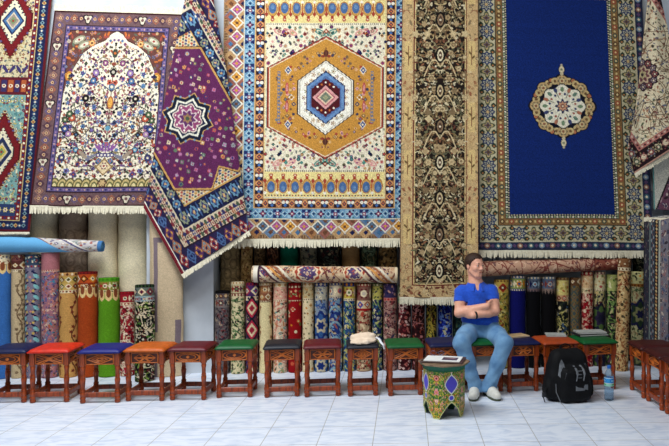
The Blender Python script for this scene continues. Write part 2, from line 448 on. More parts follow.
# -- cream and gold carpet with the hexagon
def paint_gold():
    rng = random.Random(3); w, h = 200, 282; c = Cv(w, h, (170, 132, 88), 2.2); cx, cy = w/2, h/2
    for i in range(int(w/1.6)):
        for y in (2.5, h-2.5): c.rect(i*1.6, y-1.6, i*1.6+.8, y+1.6, (92, 48, 34))
    for i in range(int(h/1.6)):
        for x in (2.5, w-2.5): c.rect(x-1.6, i*1.6, x+1.6, i*1.6+.8, (92, 48, 34))
    c.rect(5, 5, w-5, h-5, (120, 112, 120))
    c.rect(6, 6, w-6, h-6, (206, 206, 202))
    cols = [(206, 132, 44), (160, 76, 130), (74, 96, 120), (160, 76, 130)]
    def dm(x, y, k, hz):
        for sx in (-1, 1):
            for sy in (-1, 1):
                q = rng.choice([(176, 116, 66), (92, 124, 160), (196, 150, 96), (160, 90, 74)])
                c.dia(x+sx*6.4, y+sy*6.4, 6, 6, q); c.dia(x+sx*6, y+sy*6, 2.6, 2.6, rng.choice([NAVY, BROWN, (60, 110, 160)])); c.dot(x+sx*4.2, y+sy*4.2, .9, BROWN)
        c.dia(x, y, 6.2, 6.2, (236, 224, 196))
        q = cols[k % 4]; c.dia(x, y, 5.0, 5.0, q)
        for a in (0, 1.57): c.ell(x, y, 4.2, .8, tuple(min(255, int(t*1.35)) for t in q), a)
        c.dot(x, y, 1.5, GOLD if k % 2 else BROWN)
    c.loop(13, 13, w-13, h-13, 13.2, dm)
    c.frame(19.5, 19.5, w-19.5, h-19.5, 1.2, (226, 214, 180))
    c.frame(20.5, 20.5, w-20.5, h-20.5, 10, (104, 152, 190))
    def bl(x, y, k, hz):
        q = [(30, 44, 108), (54, 96, 160), (140, 184, 208), (40, 70, 140)][k % 4]
        if k % 2 == 0:
            c.rect(x-4.4, y-4.4, x+4.4, y+4.4, q)
            c.rose(x, y, 4, 4, .4, LBLUE if k % 4 == 0 else NAVY); c.rose(x, y, 2.4, 6, .2, (150, 52, 96)); c.dot(x, y, .8, WHITE)
        else:
            c.rect(x-3.4, y-3.4, x+3.4, y+3.4, (92, 150, 192)); c.dia(x, y, 3.2, 3.2, (190, 214, 220)); c.dia(x, y, 2.4, 2.4, (60, 130, 176)); c.dot(x, y, 1, NAVY)
            for sx in (-1, 1): c.dot(x+sx*3.6, y-3.4, 1, NAVY); c.dot(x+sx*3.6, y+3.4, 1, (46, 120, 130))
    c.loop(25.5, 25.5, w-25.5, h-25.5, 7.2, bl)
    c.frame(30.5, 30.5, w-30.5, h-30.5, 1, (232, 180, 90))
    c.frame(31.2, 31.2, w-31.2, h-31.2, 9, (172, 108, 70))
    def bk(x, y, k, hz):
        if k % 2 == 0:
            c.rect(x-3.8, y-4.2, x+3.8, y+4.2, (44, 28, 40)); c.dot(x-1.9, y-1.2, 1.7, WHITE); c.dot(x+1.9, y-1.2, 1.7, WHITE)
            c.dia(x, y+1.8, 1.8, 2, BLUE); c.dot(x, y-3, 1, RED)
        else:
            c.dia(x, y, 3.8, 4, (230, 150, 80)); c.dia(x, y, 2.4, 2.6, (78, 48, 80)); c.dot(x, y, .9, ORANGE)
    c.loop(35.6, 35.6, w-35.6, h-35.6, 6.6, bk)
    c.frame(40, 40, w-40, h-40, 1.2, (226, 204, 140))
    x0, x1, y0, y1 = 41.5, w-41.5, 41.5, h-41.5
    c.rect(x0, y0, x1, y1, (234, 222, 192))
    for sg in (-1, 1):                                      # prayer-niche rows at both ends
        yb = cy+sg*99; yt = cy+sg*74
        c.rect(x0, min(yb, yt), x1, max(yb, yt), (238, 214, 132))
        for i in range(10):
            x = x0+(x1-x0)*(i+.5)/10; ym = cy+sg*88
            c.ell(x, ym, 4.9, 7.4, (176, 76, 36)); c.ell(x, ym, 4.4, 6.8, (206, 150, 60)); c.ell(x, ym+sg*1, 3.7, 5.4, (66, 106, 164)); c.ell(x, ym+sg*2.2, 1.8, 2.4, (96, 136, 186))
            c.dot(x, cy+sg*80, 1.5, (178, 46, 36)); c.dot(x, cy+sg*77.5, 1.9, (196, 70, 40)); c.dot(x, cy+sg*77.5, .8, CREAM)
            xx = x0+(x1-x0)*i/10
            c.rect(xx-.7, min(cy+sg*82, cy+sg*96), xx+.7, max(cy+sg*82, cy+sg*96), (196, 92, 36)); c.dia(xx, cy+sg*83, 2, 3, (176, 56, 40)); c.dot(xx, cy+sg*95, 1.5, WHITE)
        for i in range(40): c.rect(x0+i*2.93, cy+sg*97.4-.7, x0+i*2.93+1.4, cy+sg*97.4+.7, (160, 52, 40) if i % 2 else NAVY)
        for i in range(60): c.rect(x0+i*2, cy+sg*73-.8, x0+i*2+1, cy+sg*73+.8, (120, 110, 90))
        for q, dx in ((PINK, 34), (TEAL, 6), (PINK, 46), (TEAL, -6)):
            for s2 in ((-1, 1) if dx > 6 else (1,)):
                c.ell(cx+s2*dx, cy+sg*65, 6.2, 2.8, q, .5*sg*(1 if dx*s2 > 0 else -1)); c.ell(cx+s2*dx, cy+sg*65, 4, 1.5, CREAM, .5*sg*(1 if dx*s2 > 0 else -1)); c.ell(cx+s2*dx, cy+sg*65, 2.6, .9, q, .5*sg*(1 if dx*s2 > 0 else -1))
        for s2 in (-1, 1):
            flower(c, cx+s2*40, cy+sg*63, 2.4, BLACK, ORANGE, RED, 4)
        flower(c, cx, cy+sg*66, 2.8, BLACK, (190, 60, 40), CREAM, 4)
    hexd = lambda x, y: abs(x-cx) > 56*min(1, max(0, (60-abs(y-cy))/30)) + 2.5
    scatter(c, (cx+1, y0+28, x1-1, y1-28), 5.0, [PINK, TEAL, (120, 110, 80), NAVY, (176, 60, 60), (150, 160, 130), PURPLE, (206, 150, 90), BLACK], rng, cx, .28, .46, 'fdosb', hexd)
    c.hexa(cx, cy, 57.5, 62, 30, (44, 30, 30), .8); c.hexa(cx, cy, 56.6, 61, 30, (186, 66, 50), .9)
    c.hexa(cx, cy, 55.4, 59.6, 29.5, (236, 220, 180), .9); c.hexa(cx, cy, 54.4, 58.4, 29, (206, 138, 44))
    inn = lambda x, y: abs(x-cx) < 48*min(1, max(0, (52-abs(y-cy))/26)) and abs(x-cx) > 30*min(1, max(0, (42-abs(y-cy))/18))+1
    scatter(c, (cx+2, cy-52, x1-8, cy+52), 5.4, [(176, 60, 44), BROWN, (120, 90, 60), PINK, (110, 120, 130), (60, 60, 90), (222, 170, 100)], rng, cx, .24, .44, 'fdob', inn)
    for s2 in (-1, 1):
        c.rect(cx+s2*46-1.4, cy-26, cx+s2*46+1.4, cy+26, (112, 118, 140)); 
        for j in range(14): c.dot(cx+s2*46, cy-24+j*3.7, .9, GOLD)
        for sy in (-1, 1):
            c.ell(cx+s2*38, cy+sy*9, 1.7, 6, (196, 74, 70)); c.ell(cx+s2*38, cy+sy*9, .7, 3.6, PINK)
            c.dia(cx+s2*37, cy+sy*27, 3.4, 4.4, WHITE); c.dia(cx+s2*37, cy+sy*27, 2.6, 3.4, (50, 70, 140)); c.dot(cx+s2*37, cy+sy*27, 1, CREAM)
        flower(c, cx+s2*33.5, cy, 2.8, WHITE, GOLD, BROWN, 4)
    for sy in (-1, 1):
        c.ell(cx, cy+sy*44, 2.6, 3.4, (92, 40, 34)); c.ell(cx-3, cy+sy*41, 2, 1.4, (150, 56, 40)); c.ell(cx+3, cy+sy*41, 2, 1.4, (150, 56, 40)); c.rect(cx-.6, cy+sy*44-6, cx+.6, cy+sy*44+6, BROWN)
    c.hexa(cx, cy, 28, 38, 17, (70, 56, 50), .8); c.hexa(cx, cy, 27, 36.8, 16.6, WHITE, .8); c.hexa(cx, cy, 26, 35.4, 16.2, (150, 140, 128), .8); c.hexa(cx, cy, 25, 34.4, 16, (242, 236, 218))
    for i in range(26):
        a = i*2*math.pi/26; rr = 22.5 if i % 2 else 20.4
        flower(c, cx+math.cos(a)*rr*.95, cy+math.sin(a)*rr*1.22, 2.3, rng.choice([(50, 80, 120), (150, 60, 60), (80, 100, 66), PURPLE, (190, 120, 60)]), CREAM, BROWN, 5)
    c.hexa(cx, cy, 19, 27, 12, NAVY, .8); c.hexa(cx, cy, 18, 25.6, 11.5, (96, 140, 196), .8); c.hexa(cx, cy, 15.6, 22, 10, (74, 112, 172), 1)
    c.hexa(cx, cy, 14, 19.6, 9, (88, 20, 30), 1); 
    for sy in (-1, 1):
        for dx in (-8, -4, 0, 4, 8): c.dot(cx+dx, cy+sy*(15-abs(dx)*.55), 1, ORANGE if dx % 8 else WHITE)
    c.dia(cx, cy, 14, 13, BLACK); c.dia(cx, cy, 13, 12, (224, 150, 150)); c.dia(cx, cy, 9.8, 9, (180, 84, 100)); c.dia(cx, cy, 8.2, 7.6, (230, 190, 160)); c.dia(cx, cy, 6, 5.6, (110, 124, 104)); c.dia(cx, cy, 3, 2.8, (150, 150, 110))
    return c
gold_pos = quad_pos((224, -44), (426, -44), (424, 238), (221, 239), -.50, -.56, .004, 1)
hang('hanging_carpet', 'cream bordered hanging carpet with a golden hexagon around a small blue diamond medallion', paint_gold(), gold_pos,
     [(0, 1, 1, 1, .095, 130, 5, (0, -.08, -1))])

# -- royal blue carpet with the round cream medallion
def paint_blue():
    rng = random.Random(8); w, h = 170, 289; c = Cv(w, h, (40, 48, 80), 2.2); cx, cy = w/2+3, h/2
    def o1(x, y, k, hz):
        c.dot(x, y, 2.6, [(120, 150, 180), (150, 96, 80), (56, 100, 120)][k % 3]); c.dot(x, y, 1.2, CREAM)
        c.dia(x+(5 if hz else 0), y+(0 if hz else 5), 2, 2, (96, 66, 110))
    c.loop(4.5, 4.5, w-4.5, h-4.5, 10, o1)
    c.frame(8, 8, w-8, h-8, 1, (206, 196, 160)); 
    c.frame(9, 9, w-9, h-9, 15.5, (196, 186, 146))
    def o2(x, y, k, hz):
        if k % 2 == 0:
            c.rose(x, y, 7, 8, .12, (44, 60, 106)); c.rose(x, y, 5.4, 8, .3, (180, 178, 156)); c.rose(x, y, 4, 8, .4, (30, 42, 86)); c.dot(x, y, 1.5, (206, 170, 110))
        else:
            c.rose(x, y, 6.8, 4, .3, (74, 84, 60)); c.rose(x, y, 5.0, 4, .35, (190, 164, 104)); c.rose(x, y, 3.4, 4, .3, (100, 84, 96)); c.dot(x, y, 1.2, (90, 60, 40))
        for s2 in (-1, 1):
            for s3 in (-1, 1):
                a, b = (x+s2*6.2, y+s3*5.4) if hz else (x+s3*5.4, y+s2*6.2)
                c.dia(a, b, 2.5, 2.5, (44, 62, 46)); c.dot(a, b, .9, (180, 110, 60))
    c.loop(16.8, 16.8, w-16.8, h-16.8, 13.2, o2)
    c.frame(24.5, 24.5, w-24.5, h-24.5, 1.1, (60, 56, 44))
    c.frame(25.5, 25.5, w-25.5, h-25.5, 6.4, (140, 100, 54))
    def o3(x, y, k, hz):
        c.dot(x, y, 2.3, [(96, 64, 38), (168, 70, 50), (70, 84, 70)][k % 3]); c.dot(x, y, 1, (226, 196, 130))
        c.dot(x+(4.4 if hz else 0), y+(0 if hz else 4.4), 1.1, (220, 190, 120))
    c.loop(28.7, 28.7, w-28.7, h-28.7, 8.6, o3)
    c.frame(32, 32, w-32, h-32, 3.8, (34, 40, 60))
    n = 0
    def o4(x, y, k, hz):
        c.dot(x, y, .95, (232, 224, 196) if k % 2 else (150, 170, 120))
    c.loop(33, 33, w-33, h-33, 2.5, o4); c.loop(35, 35, w-35, h-35, 2.5, lambda x, y, k, hz: c.dot(x, y, .7, (200, 190, 150)))
    c.rect(36, 36, w-36, h-36, (10, 40, 122))
    # worn nap: a faint horizontal shading of the dyed wool itself
    y = (np.arange(c.H)+.5)/c.k; x = (np.arange(c.W)+.5)/c.k
    jx = (x > 36) & (x < w-36); jy = (y > 36) & (y < h-36)
    nn = np.random.RandomState(2).rand(c.H, c.W)*.12+.94
    ab = np.repeat(np.random.RandomState(5).rand(c.H//5+1), 5)[:c.H]*.04+.98
    a = c.a[np.ix_(jy, jx)]; a *= (nn*ab[:, None])[np.ix_(jy, jx)][..., None]; c.a[np.ix_(jy, jx)] = a
    for i in range(8):
        th = i*math.pi/4+math.pi/8*0; R = 25.5
        x, y = cx+R*math.cos(th), cy+R*math.sin(th)
        c.dot(x, y, 7.4 if i % 2 == 0 else 6.6, (20, 22, 40))
        for s2 in (-1, 0, 1):
            t2 = th+s2*.26; c.dot(cx+(R+.5)*math.cos(t2), cy+(R+.5)*math.sin(t2), 4.4, (20, 22, 40))
    c.dot(cx, cy, 26, (20, 22, 40))
    for i in range(8):
        th = i*math.pi/4; R = 25.5
        for s2 in (-1, 1):
            t2 = th+s2*.26; x, y = cx+(R+.5)*math.cos(t2), cy+(R+.5)*math.sin(t2)
            c.dot(x, y, 3.5, (206, 178, 116)); c.dot(x, y, 1.5, (120, 84, 50))
        x, y = cx+R*math.cos(th), cy+R*math.sin(th)
        c.dot(x, y, 5.6, (196, 160, 104)); flower(c, x, y, 4.4, (116, 104, 76), (214, 186, 130), (150, 90, 60), 6)
        t2 = th+math.pi/8; x, y = cx+28*math.cos(t2), cy+28*math.sin(t2)
        c.dot(x, y, 2.7, (20, 22, 40)); c.dot(x, y, 1.9, (190, 110, 70))
    c.rose(cx, cy, 23, 8, .08, (20, 22, 40)); c.rose(cx, cy, 22, 8, .08, (238, 230, 204))
    for i in range(16):
        th = i*math.pi/8
        q = [(110, 140, 104), (190, 110, 80), (96, 130, 110), (60, 70, 120)][i % 4]
        c.ell(cx+17*math.cos(th), cy+17*math.sin(th), 2.6, 1.7, q, th); c.dot(cx+12.5*math.cos(th+.2), cy+12.5*math.sin(th+.2), 1.2, [(50, 60, 110), (176, 90, 70)][i % 2])
        if i % 2: c.line([(cx+9*math.cos(th), cy+9*math.sin(th)), (cx+15*math.cos(th), cy+15*math.sin(th))], .7, (90, 100, 70))
    c.rose(cx, cy, 7.6, 8, .25, (36, 44, 90)); c.rose(cx, cy, 5, 8, .2, (214, 150, 110)); c.dot(cx, cy, 2.2, (150, 84, 66)); c.dot(cx, cy, .9, CREAM)
    for sy in (-1, 1):
        y = cy+sy*37; c.ell(cx, y, 3, 4.6, (20, 22, 50)); c.ell(cx, y, 2.4, 3.8, (216, 200, 160)); c.dot(cx, y, 1.1, (130, 140, 110)); c.dot(cx, y+sy*4.6, 1.2, (180, 170, 140))
        c.dot(cx, cy+sy*32.5, 1.6, (206, 190, 150))
    return c
blue_pos = quad_pos((468, -40), (640, -34), (653, 250), (471, 249), -.50, -.55, .004, 4)
hang('hanging_carpet', 'royal blue plain field hanging carpet with a round cream medallion and rosette borders', paint_blue(), blue_pos,
     [(0, 1, .985, 1, .085, 110, 15, (0, -.08, -1))])

# -- cream tree-of-life carpet
def paint_tree():
    rng = random.Random(21); w, h = 140, 197; c = Cv(w, h, (122, 72, 62), 2.2); cx = w/2
    c.frame(0, 0, w, h, 1.6, (66, 26, 30))
    c.frame(1.6, 1.6, w-1.6, h-1.6, 12.4, (112, 80, 84))
    def b1(x, y, k, hz):
        q = [(160, 110, 92), (104, 84, 120), (166, 92, 64), (86, 52, 66)][k % 4]
        c.dia(x, y, 4.8, 4.4, q); flower(c, x, y, 2.6, (90, 60, 90), (216, 170, 120), (120, 50, 50), 5)
        if k % 8 == 4:
            c.rose(x, y, 6, 3, .25, (40, 24, 34), 1.57); c.rose(x, y, 4.4, 3, .3, (220, 206, 180), 1.57); c.dot(x, y, 1.6, (120, 80, 80))
    c.loop(7.6, 7.6, w-7.6, h-7.6, 7.4, b1)
    c.frame(14, 14, w-14, h-14, 1, (50, 24, 40)); c.frame(15, 15, w-15, h-15, 4.2, (96, 84, 140))
    c.loop(17, 17, w-17, h-17, 3, lambda x, y, k, hz: c.dot(x, y, 1, [(196, 150, 150), (60, 50, 100), (150, 110, 160)][k % 3]))
    c.frame(19, 19, w-19, h-19, 1, (50, 24, 40))
    x0, y0, x1, y1 = 20, 20, w-20, h-20
    c.rect(x0, y0, x1, y1, (240, 226, 198))
    arch = lambda dx: np.interp(dx, [0, 6, 12, 24, 34, 41, 47, 50], [21, 24, 31, 36, 44, 57, 70, 86])
    c.mask(lambda X, Y: (X > x0) & (X < x1) & (Y > y0) & (Y < arch(abs(X-cx))-1.5), (70, 30, 34))
    c.mask(lambda X, Y: (X > x0) & (X < x1) & (Y > y0) & (Y < arch(abs(X-cx))-2.6), (112, 62, 54))
    P1 = [ORANGE, (120, 130, 170), (206, 190, 160), (176, 70, 60), PURPLE, (206, 150, 70), (80, 50, 60), (90, 110, 90)]
    scatter(c, (cx, y0, x1, 86), 5, P1, rng, cx, .3, .5, 'ffdl', lambda x, y: y < arch(abs(x-cx))-4)
    for s2 in (-1, 1):
        for (px, py) in ((cx+s2*40, y0+9), (cx+s2*34, y0+14)):
            c.ell(px, py, 7, 3.6, (150, 150, 120), .5*s2); c.ell(px, py, 5, 2, (216, 206, 180), .5*s2); c.dot(px, py, 1.2, RED)
        c.ell(cx+s2*46, 66, 4, 5, (214, 128, 40)); c.ell(cx+s2*46, 66, 2.4, 3, (240, 190, 90)); c.dot(cx+s2*46, 66, 1, BROWN)
        flower(c, cx+s2*26, y0+12, 4.2, (214, 110, 50), (240, 180, 100), BROWN, 7)
    fld = lambda x, y: y > arch(abs(x-cx))+1.5
    c.line([(cx, 34), (cx, y1-18)], .9, (90, 74, 50))
    for (yy, sp) in ((y1-22, 46), (y1-48, 44), (y1-74, 42), (y1-96, 36), (56, 22)):
        for s2 in (-1, 1):
            p = [(cx+s2*sp*t, yy-13*math.sin(t*2.6)+6*t) for t in np.linspace(0, 1, 12)]
            c.line(p, .9, (70, 64, 56)); p2 = [(cx+s2*(sp*t), yy-4+10*math.sin(t*5)) for t in np.linspace(.1, 1, 14)]; c.line(p2, .7, (150, 130, 90))
    vines(c, (x0, 80, cx, y1-12), 60, (84, 76, 66), .7, rng, 8, cx)
    P2 = [BLACK, BLACK, (46, 40, 80), (150, 40, 44), (190, 90, 40), (66, 110, 160), (120, 76, 140), (70, 96, 66), (60, 40, 60), (170, 90, 110), (140, 120, 70), (110, 30, 50)]
    scatter(c, (cx, 26, x1, y1-8), 4.0, P2, rng, cx, .30, .56, 'fooldbovf', fld)
    scatter(c, (cx, 60, x1, y1-14), 11, [(46, 50, 110), (40, 30, 40), (200, 80, 50), (110, 90, 160), (70, 120, 170)], rng, cx, .2, .3, 'ff', fld)
    for s2 in (-1, 1):
        for (dx, yy, q, r) in ((38, 108, (200, 80, 50), 3.4), (41, 104, (66, 96, 60), 3), (45, 110, (66, 96, 60), 2.6), (44, 119, (50, 70, 140), 3.4), (40, 124, (170, 120, 180), 2.8), (26, 88, BLACK, 3.2), (20, 70, (60, 110, 170), 2.8), (9, 52, (150, 70, 130), 2.6), (30, 140, (84, 150, 190), 2.4), (44, 148, (60, 60, 120), 3), (18, 62, (150, 110, 180), 3.2), (26, 142, (180, 60, 60), 2.4)):
            c.dot(cx+s2*dx, yy, r+.7, (40, 30, 40)); c.dot(cx+s2*dx, yy, r, q); c.dot(cx+s2*dx, yy, r*.4, CREAM)
        c.ell(cx+s2*22, 145, 7, 2, (160, 140, 120), -.7*s2); c.ell(cx+s2*14, 147, 6, 1.6, (120, 120, 140), .5*s2)
    c.dot(cx, 61, 3.6, BLACK); c.dot(cx, 61, 1.6, (200, 190, 170)); c.ell(cx, 42, 3, 4, (60, 70, 60)); c.dot(cx, 42, 1.4, ORANGE)
    c.ell(cx, 92, 3.2, 6.5, (176, 90, 40)); c.ell(cx, 92, 2.2, 5, (232, 160, 60)); c.dot(cx, 76, 3.4, (70, 110, 150)); c.dot(cx, 76, 1.6, CREAM)
    c.dot(cx, 118, 2.6, (84, 150, 180)); c.rect(cx-9, 143, cx+9, 147, (70, 60, 130)); 
    for i in range(5): c.dot(cx-7+i*3.5, 145, 1.1, WHITE)
    for i in range(-3, 4): c.ell(cx+i*3, 138-abs(i)*.4, 1.1, 4.4, (140, 80, 160), i*.22+1.57*0)
    c.dia(cx, 157, 9, 9, (150, 110, 60)); c.dia(cx, 157, 7.4, 7.4, (226, 200, 150)); flower(c, cx, 156, 4, (130, 60, 80), CREAM, RED, 6)
    for i in range(-6, 7):
        x = cx+i*8.0
        for r, q in ((5.6, (96, 90, 50)), (4.5, (206, 178, 110)), (3.3, (110, 110, 64)), (2.1, (226, 206, 140))):
            c.mask(lambda X, Y: ((X-x)**2+((Y-y1)*.62)**2 < r*r) & (Y < y1) & (X > x0) & (X < x1), q)
    c.rose(cx, y1-4, 5, 6, .2, (90, 40, 40)); c.rose(cx, y1-4, 3.6, 6, .2, (206, 170, 110))
    return c
tree_pos = quad_pos((54, 10), (183, 14), (168, 206), (29, 205), -.528, -.575, .004, 9)
hang('hanging_carpet', 'cream tree of life hanging carpet with dense small flowers and mauve borders', paint_tree(), tree_pos,
     [(0, 0, 1, 0, .075, 90, 25, (0, -.05, 1)), (0, 1, 1, 1, .085, 100, 26, (0, -.08, -1))])

# -- red and turquoise tribal carpet at far left
def paint_tribal():
    rng = random.Random(31); w, h = 72, 290; c = Cv(w, h, (104, 18, 28), 2.4); cx = w/2
    c.frame(2.4, 2.4, w-2.4, h-2.4, 9, (26, 34, 78))
    c.loop(6.8, 6.8, w-6.8, h-6.8, 4.0, lambda x, y, k, hz: (c.dia(x, y, 2.3, 2.3, [(110, 150, 160), (190, 160, 90), (54, 84, 130)][k % 3]), c.dot(x, y, .9, [NAVY, RED, CREAM][k % 3])))
    c.frame(11.2, 11.2, w-11.2, h-11.2, 1, (190, 170, 110)); c.frame(12.2, 12.2, w-12.2, h-12.2, 3.6, (128, 20, 28))
    c.loop(14, 14, w-14, h-14, 4, lambda x, y, k, hz: c.dot(x, y, 1.1, CREAM if k % 2 else (40, 50, 110)))
    x0, x1 = 16, w-16
    P = [(150, 40, 40), (60, 60, 110), (190, 150, 70), (90, 120, 110), (110, 40, 60)]
    c.rect(x0, 16, x1, h-16, (206, 190, 146)); scatter(c, (x0, 16, x1, h-16), 4.6, P, rng, cx, .2, .36, 'dofl')
    c.rect(x0, 134, x1, 152, (104, 22, 36)); c.rect(x0, 152, x1, 262, (112, 162, 158))
    scatter(c, (x0, 153, x1, 262), 4.8, [(200, 180, 80), (60, 100, 130), (220, 210, 170), (70, 130, 130), (130, 40, 50)], rng, cx, .22, .4, 'dofl')
    def medal(yc, ry, q1, q2):
        c.hexa(cx, yc, 20.5, ry+1.5, 9, (206, 180, 120), 1.6); c.hexa(cx, yc, 19.6, ry, 8.5, (84, 12, 22), 1.8); c.hexa(cx, yc, 17.6, ry*.92, 8, (128, 20, 28), 1.6)
        for sx in (-1, 1):
            for sy in (-1, 1):
                for t in range(5): c.dot(cx+sx*(15.4-t*2.6), yc+sy*(ry*.30+t*ry*.105), 1.2, (206, 160, 120) if t % 2 else (90, 80, 130))
        c.hexa(cx, yc, 13, ry*.62, 5, (50, 30, 40), 1.2); c.hexa(cx, yc, 12, ry*.58, 4.6, (228, 216, 180), 1.2)
        for t in range(12):
            a = t*math.pi/6; c.dot(cx+9.4*math.cos(a), yc+ry*.40*math.sin(a), .9, (60, 60, 100))
        c.dia(cx, yc, 11, ry*.36, (30, 44, 96)); c.dia(cx, yc, 9.2, ry*.30, q1); c.dia(cx, yc, 6.8, ry*.22, (206, 190, 160)); c.dia(cx, yc, 5.4, ry*.17, q2); c.dia(cx, yc, 3.2, ry*.1, (110, 140, 90)); c.dot(cx, yc, 1.2, RED)
    medal(77, 41, (60, 110, 166), (150, 130, 120)); medal(210, 43, (40, 50, 80), (206, 180, 60))
    for i in range(6):
        x = x0+3.5+i*6.6
        c.ell(x, 126, 1.6, 5, (60, 50, 110), .6 if i % 2 else -.6)
        c.rect(x-2.6, 137, x+2.6, 149, (186, 84, 40) if i % 2 else (56, 46, 100)); c.dot(x, 143, 1.9, CREAM); c.dot(x, 143, .9, RED)
        flower(c, x, 158, 2.6, (206, 180, 60), (46, 90, 130), CREAM, 4); flower(c, x, 257, 2.8, (206, 180, 60), (46, 90, 130), RED, 5)
    c.rect(x0, 262, x1, h-16, (40, 60, 110))
    for i in range(6): flower(c, x0+3.5+i*6.6, 268, 2.8, (206, 180, 70), (226, 216, 190), RED, 6)
    return c
tribal_pos = quad_pos((-17, -55), (56, -55), (29, 231), (-43, 231), -.505, -.545, .004, 12)
hang('hanging_carpet', 'red, cream and turquoise hanging carpet with stepped diamonds at the far left edge', paint_tribal(), tribal_pos,
     [(0, 1, 1, 1, .03, 80, 35, (0, -.08, -1))])

# -- long dark floral runner
def paint_runner():
    rng = random.Random(41); w, h = 78, 345; c = Cv(w, h, (70, 30, 28), 2.4); cx = w/2
    c.frame(1, 1, w-1, h-1, 12, (206, 168, 112))
    scatter(c, (1, 1, 13, h), 5.5, [(176, 124, 78), (222, 194, 140), (160, 92, 60), (190, 150, 96), (140, 116, 80)], rng, cx, .25, .45, 'lbvf')
    scatter(c, (1, h-14, w-1, h-1), 5.5, [(150, 84, 56), (222, 194, 140), (90, 70, 50), (120, 50, 40)], rng, None, .25, .45, 'lbvf')
    for sx in (0, 1):
        for yy in (20, 88, 150, 198, 262):
            x = 7 if sx == 0 else w-7
            c.rect(x-3.6, yy, x+3.6, yy+30, (222, 186, 116)); c.line([(x, yy+5), (x, yy+24)], .9, (130, 74, 46)); c.ell(x-1.6, yy+12, 2.2, 1, (120, 90, 50), .8); c.ell(x+1.6, yy+16, 2.2, 1, (120, 90, 50), -.8)
    c.frame(12.2, 12.2, w-12.2, h-12.2, 1, (120, 44, 34)); c.frame(13.2, 13.2, w-13.2, h-13.2, 1.2, (216, 184, 120))
    x0, y0, x1, y1 = 14.4, 14.4, w-14.4, h-14.4
    c.rect(x0, y0, x1, y1, (36, 25, 20))
    vines(c, (x0, y0, cx+2, y1), 130, (130, 112, 76), .7, rng, 6, cx)
    P = [(222, 204, 158), (196, 170, 118), (190, 160, 110), (150, 108, 66), (120, 84, 52), (130, 104, 60), (104, 104, 70), (150, 92, 60), (140, 132, 96), (222, 208, 172), (110, 60, 44), (90, 90, 64)]
    scatter(c, (cx, y0, x1, y1), 3.6, P, rng, cx, .28, .56, 'fllbovvl')
    scatter(c, (cx+1, y0, x1, y1), 12, [(206, 180, 130), (180, 150, 104), (130, 104, 70)], rng, cx, .25, .36, 'f')
    for i, yy in enumerate(range(30, int(y1)-10, 36)):
        q = [(206, 180, 130), (140, 110, 80), (226, 210, 170)][i % 3]
        c.ell(cx, yy, 5, 8, (26, 20, 18)); c.ell(cx, yy, 3, 6, q); c.ell(cx, yy, 1.8, 4, (90, 60, 44)); c.dot(cx, yy, 1.1, CREAM)
        for s2 in (-1, 1): c.line([(cx+s2*4*t, yy+12-10*math.sin(t*.9)+t*1.2) for t in range(5)], 1, (216, 190, 140))
    return c
runner_pos = quad_pos((402, -45), (478, -45), (478, 297), (399, 297), -.54, -.67, .004, 15)
hang('hanging_carpet', 'long narrow black and tan floral runner hanging lowest, behind the seated man', paint_runner(), runner_pos,
     [(0, 1, 1, 1, .085, 70, 45, (0, -.05, -1))])

# -- carpets hung by a corner: the woven design runs diagonally across the drape
def draped(name, label, cv, half, centre, ax, L0, R0, B0, depth, res, frs, group, brk=1e3, stretch=1.0):
    """L0/R0/B0: polylines (left edge, right edge, bottom edge) seen on the wall; half = (half length, half width)"""
    a, b = np.array(ax[0]), np.array(ax[1]); c0 = np.array(centre)
    def arc(pl):
        pl = np.array(pl, float); d = np.r_[0, np.cumsum(np.hypot(*np.diff(pl, axis=0).T))]; return pl, d/d[-1]
    Lp, Lt = arc(L0); Rp, Rt = arc(R0); Bp, Bt = arc(B0)
    def px(U, V):
        l = np.stack([np.interp(V, Lt, Lp[:, i]) for i in (0, 1)], -1); r = np.stack([np.interp(V, Rt, Rp[:, i]) for i in (0, 1)], -1)
        bt = np.stack([np.interp(U, Bt, Bp[:, i]) for i in (0, 1)], -1)
        u = U[..., None]; v = V[..., None]
        straight = Lp[-1]*(1-u)+Rp[-1]*u
        return l*(1-u)+r*u+(bt-straight)*v**1.3
    def smp(U, V):
        p = px(U, V)-c0
        s = p@a; t = p@b
        s = np.where(abs(s) < brk, s, np.sign(s)*(brk+(abs(s)-brk)/stretch))
        i = np.clip(((t+half[1])*cv.k).astype(int), 0, cv.W-1); j = np.clip(((s+half[0])*cv.k).astype(int), 0, cv.H-1)
        return cv.a[j, i]
    def pos(U, V):
        p = px(U, V)
        Y = depth(U, V)
        out = np.empty(p.shape[:-1]+(3,))
        dx = FWD[0]+RGT[0]*((p[..., 0]-CX)/F); dy = FWD[1]+RGT[1]*((p[..., 0]-CX)/F); dz = (CY-p[..., 1])/F
        k = (Y+D)/dy
        out[..., 0] = dx*k; out[..., 1] = -D+dy*k; out[..., 2] = EYE+dz*k
        return out
    o = rug_object(name, cv, pos, sample=smp, res=res, thick=.012)
    tag(o, label, 'carpet', group)
    for (U0, U1, n, sd, dn, Ln) in frs:
        A = pos(np.array([[U0]]), np.array([[1.0]]))[0, 0]; B = pos(np.array([[U1]]), np.array([[1.0]]))[0, 0]
        fringe(o, A, B, Ln, n, sd, dn)
    return o
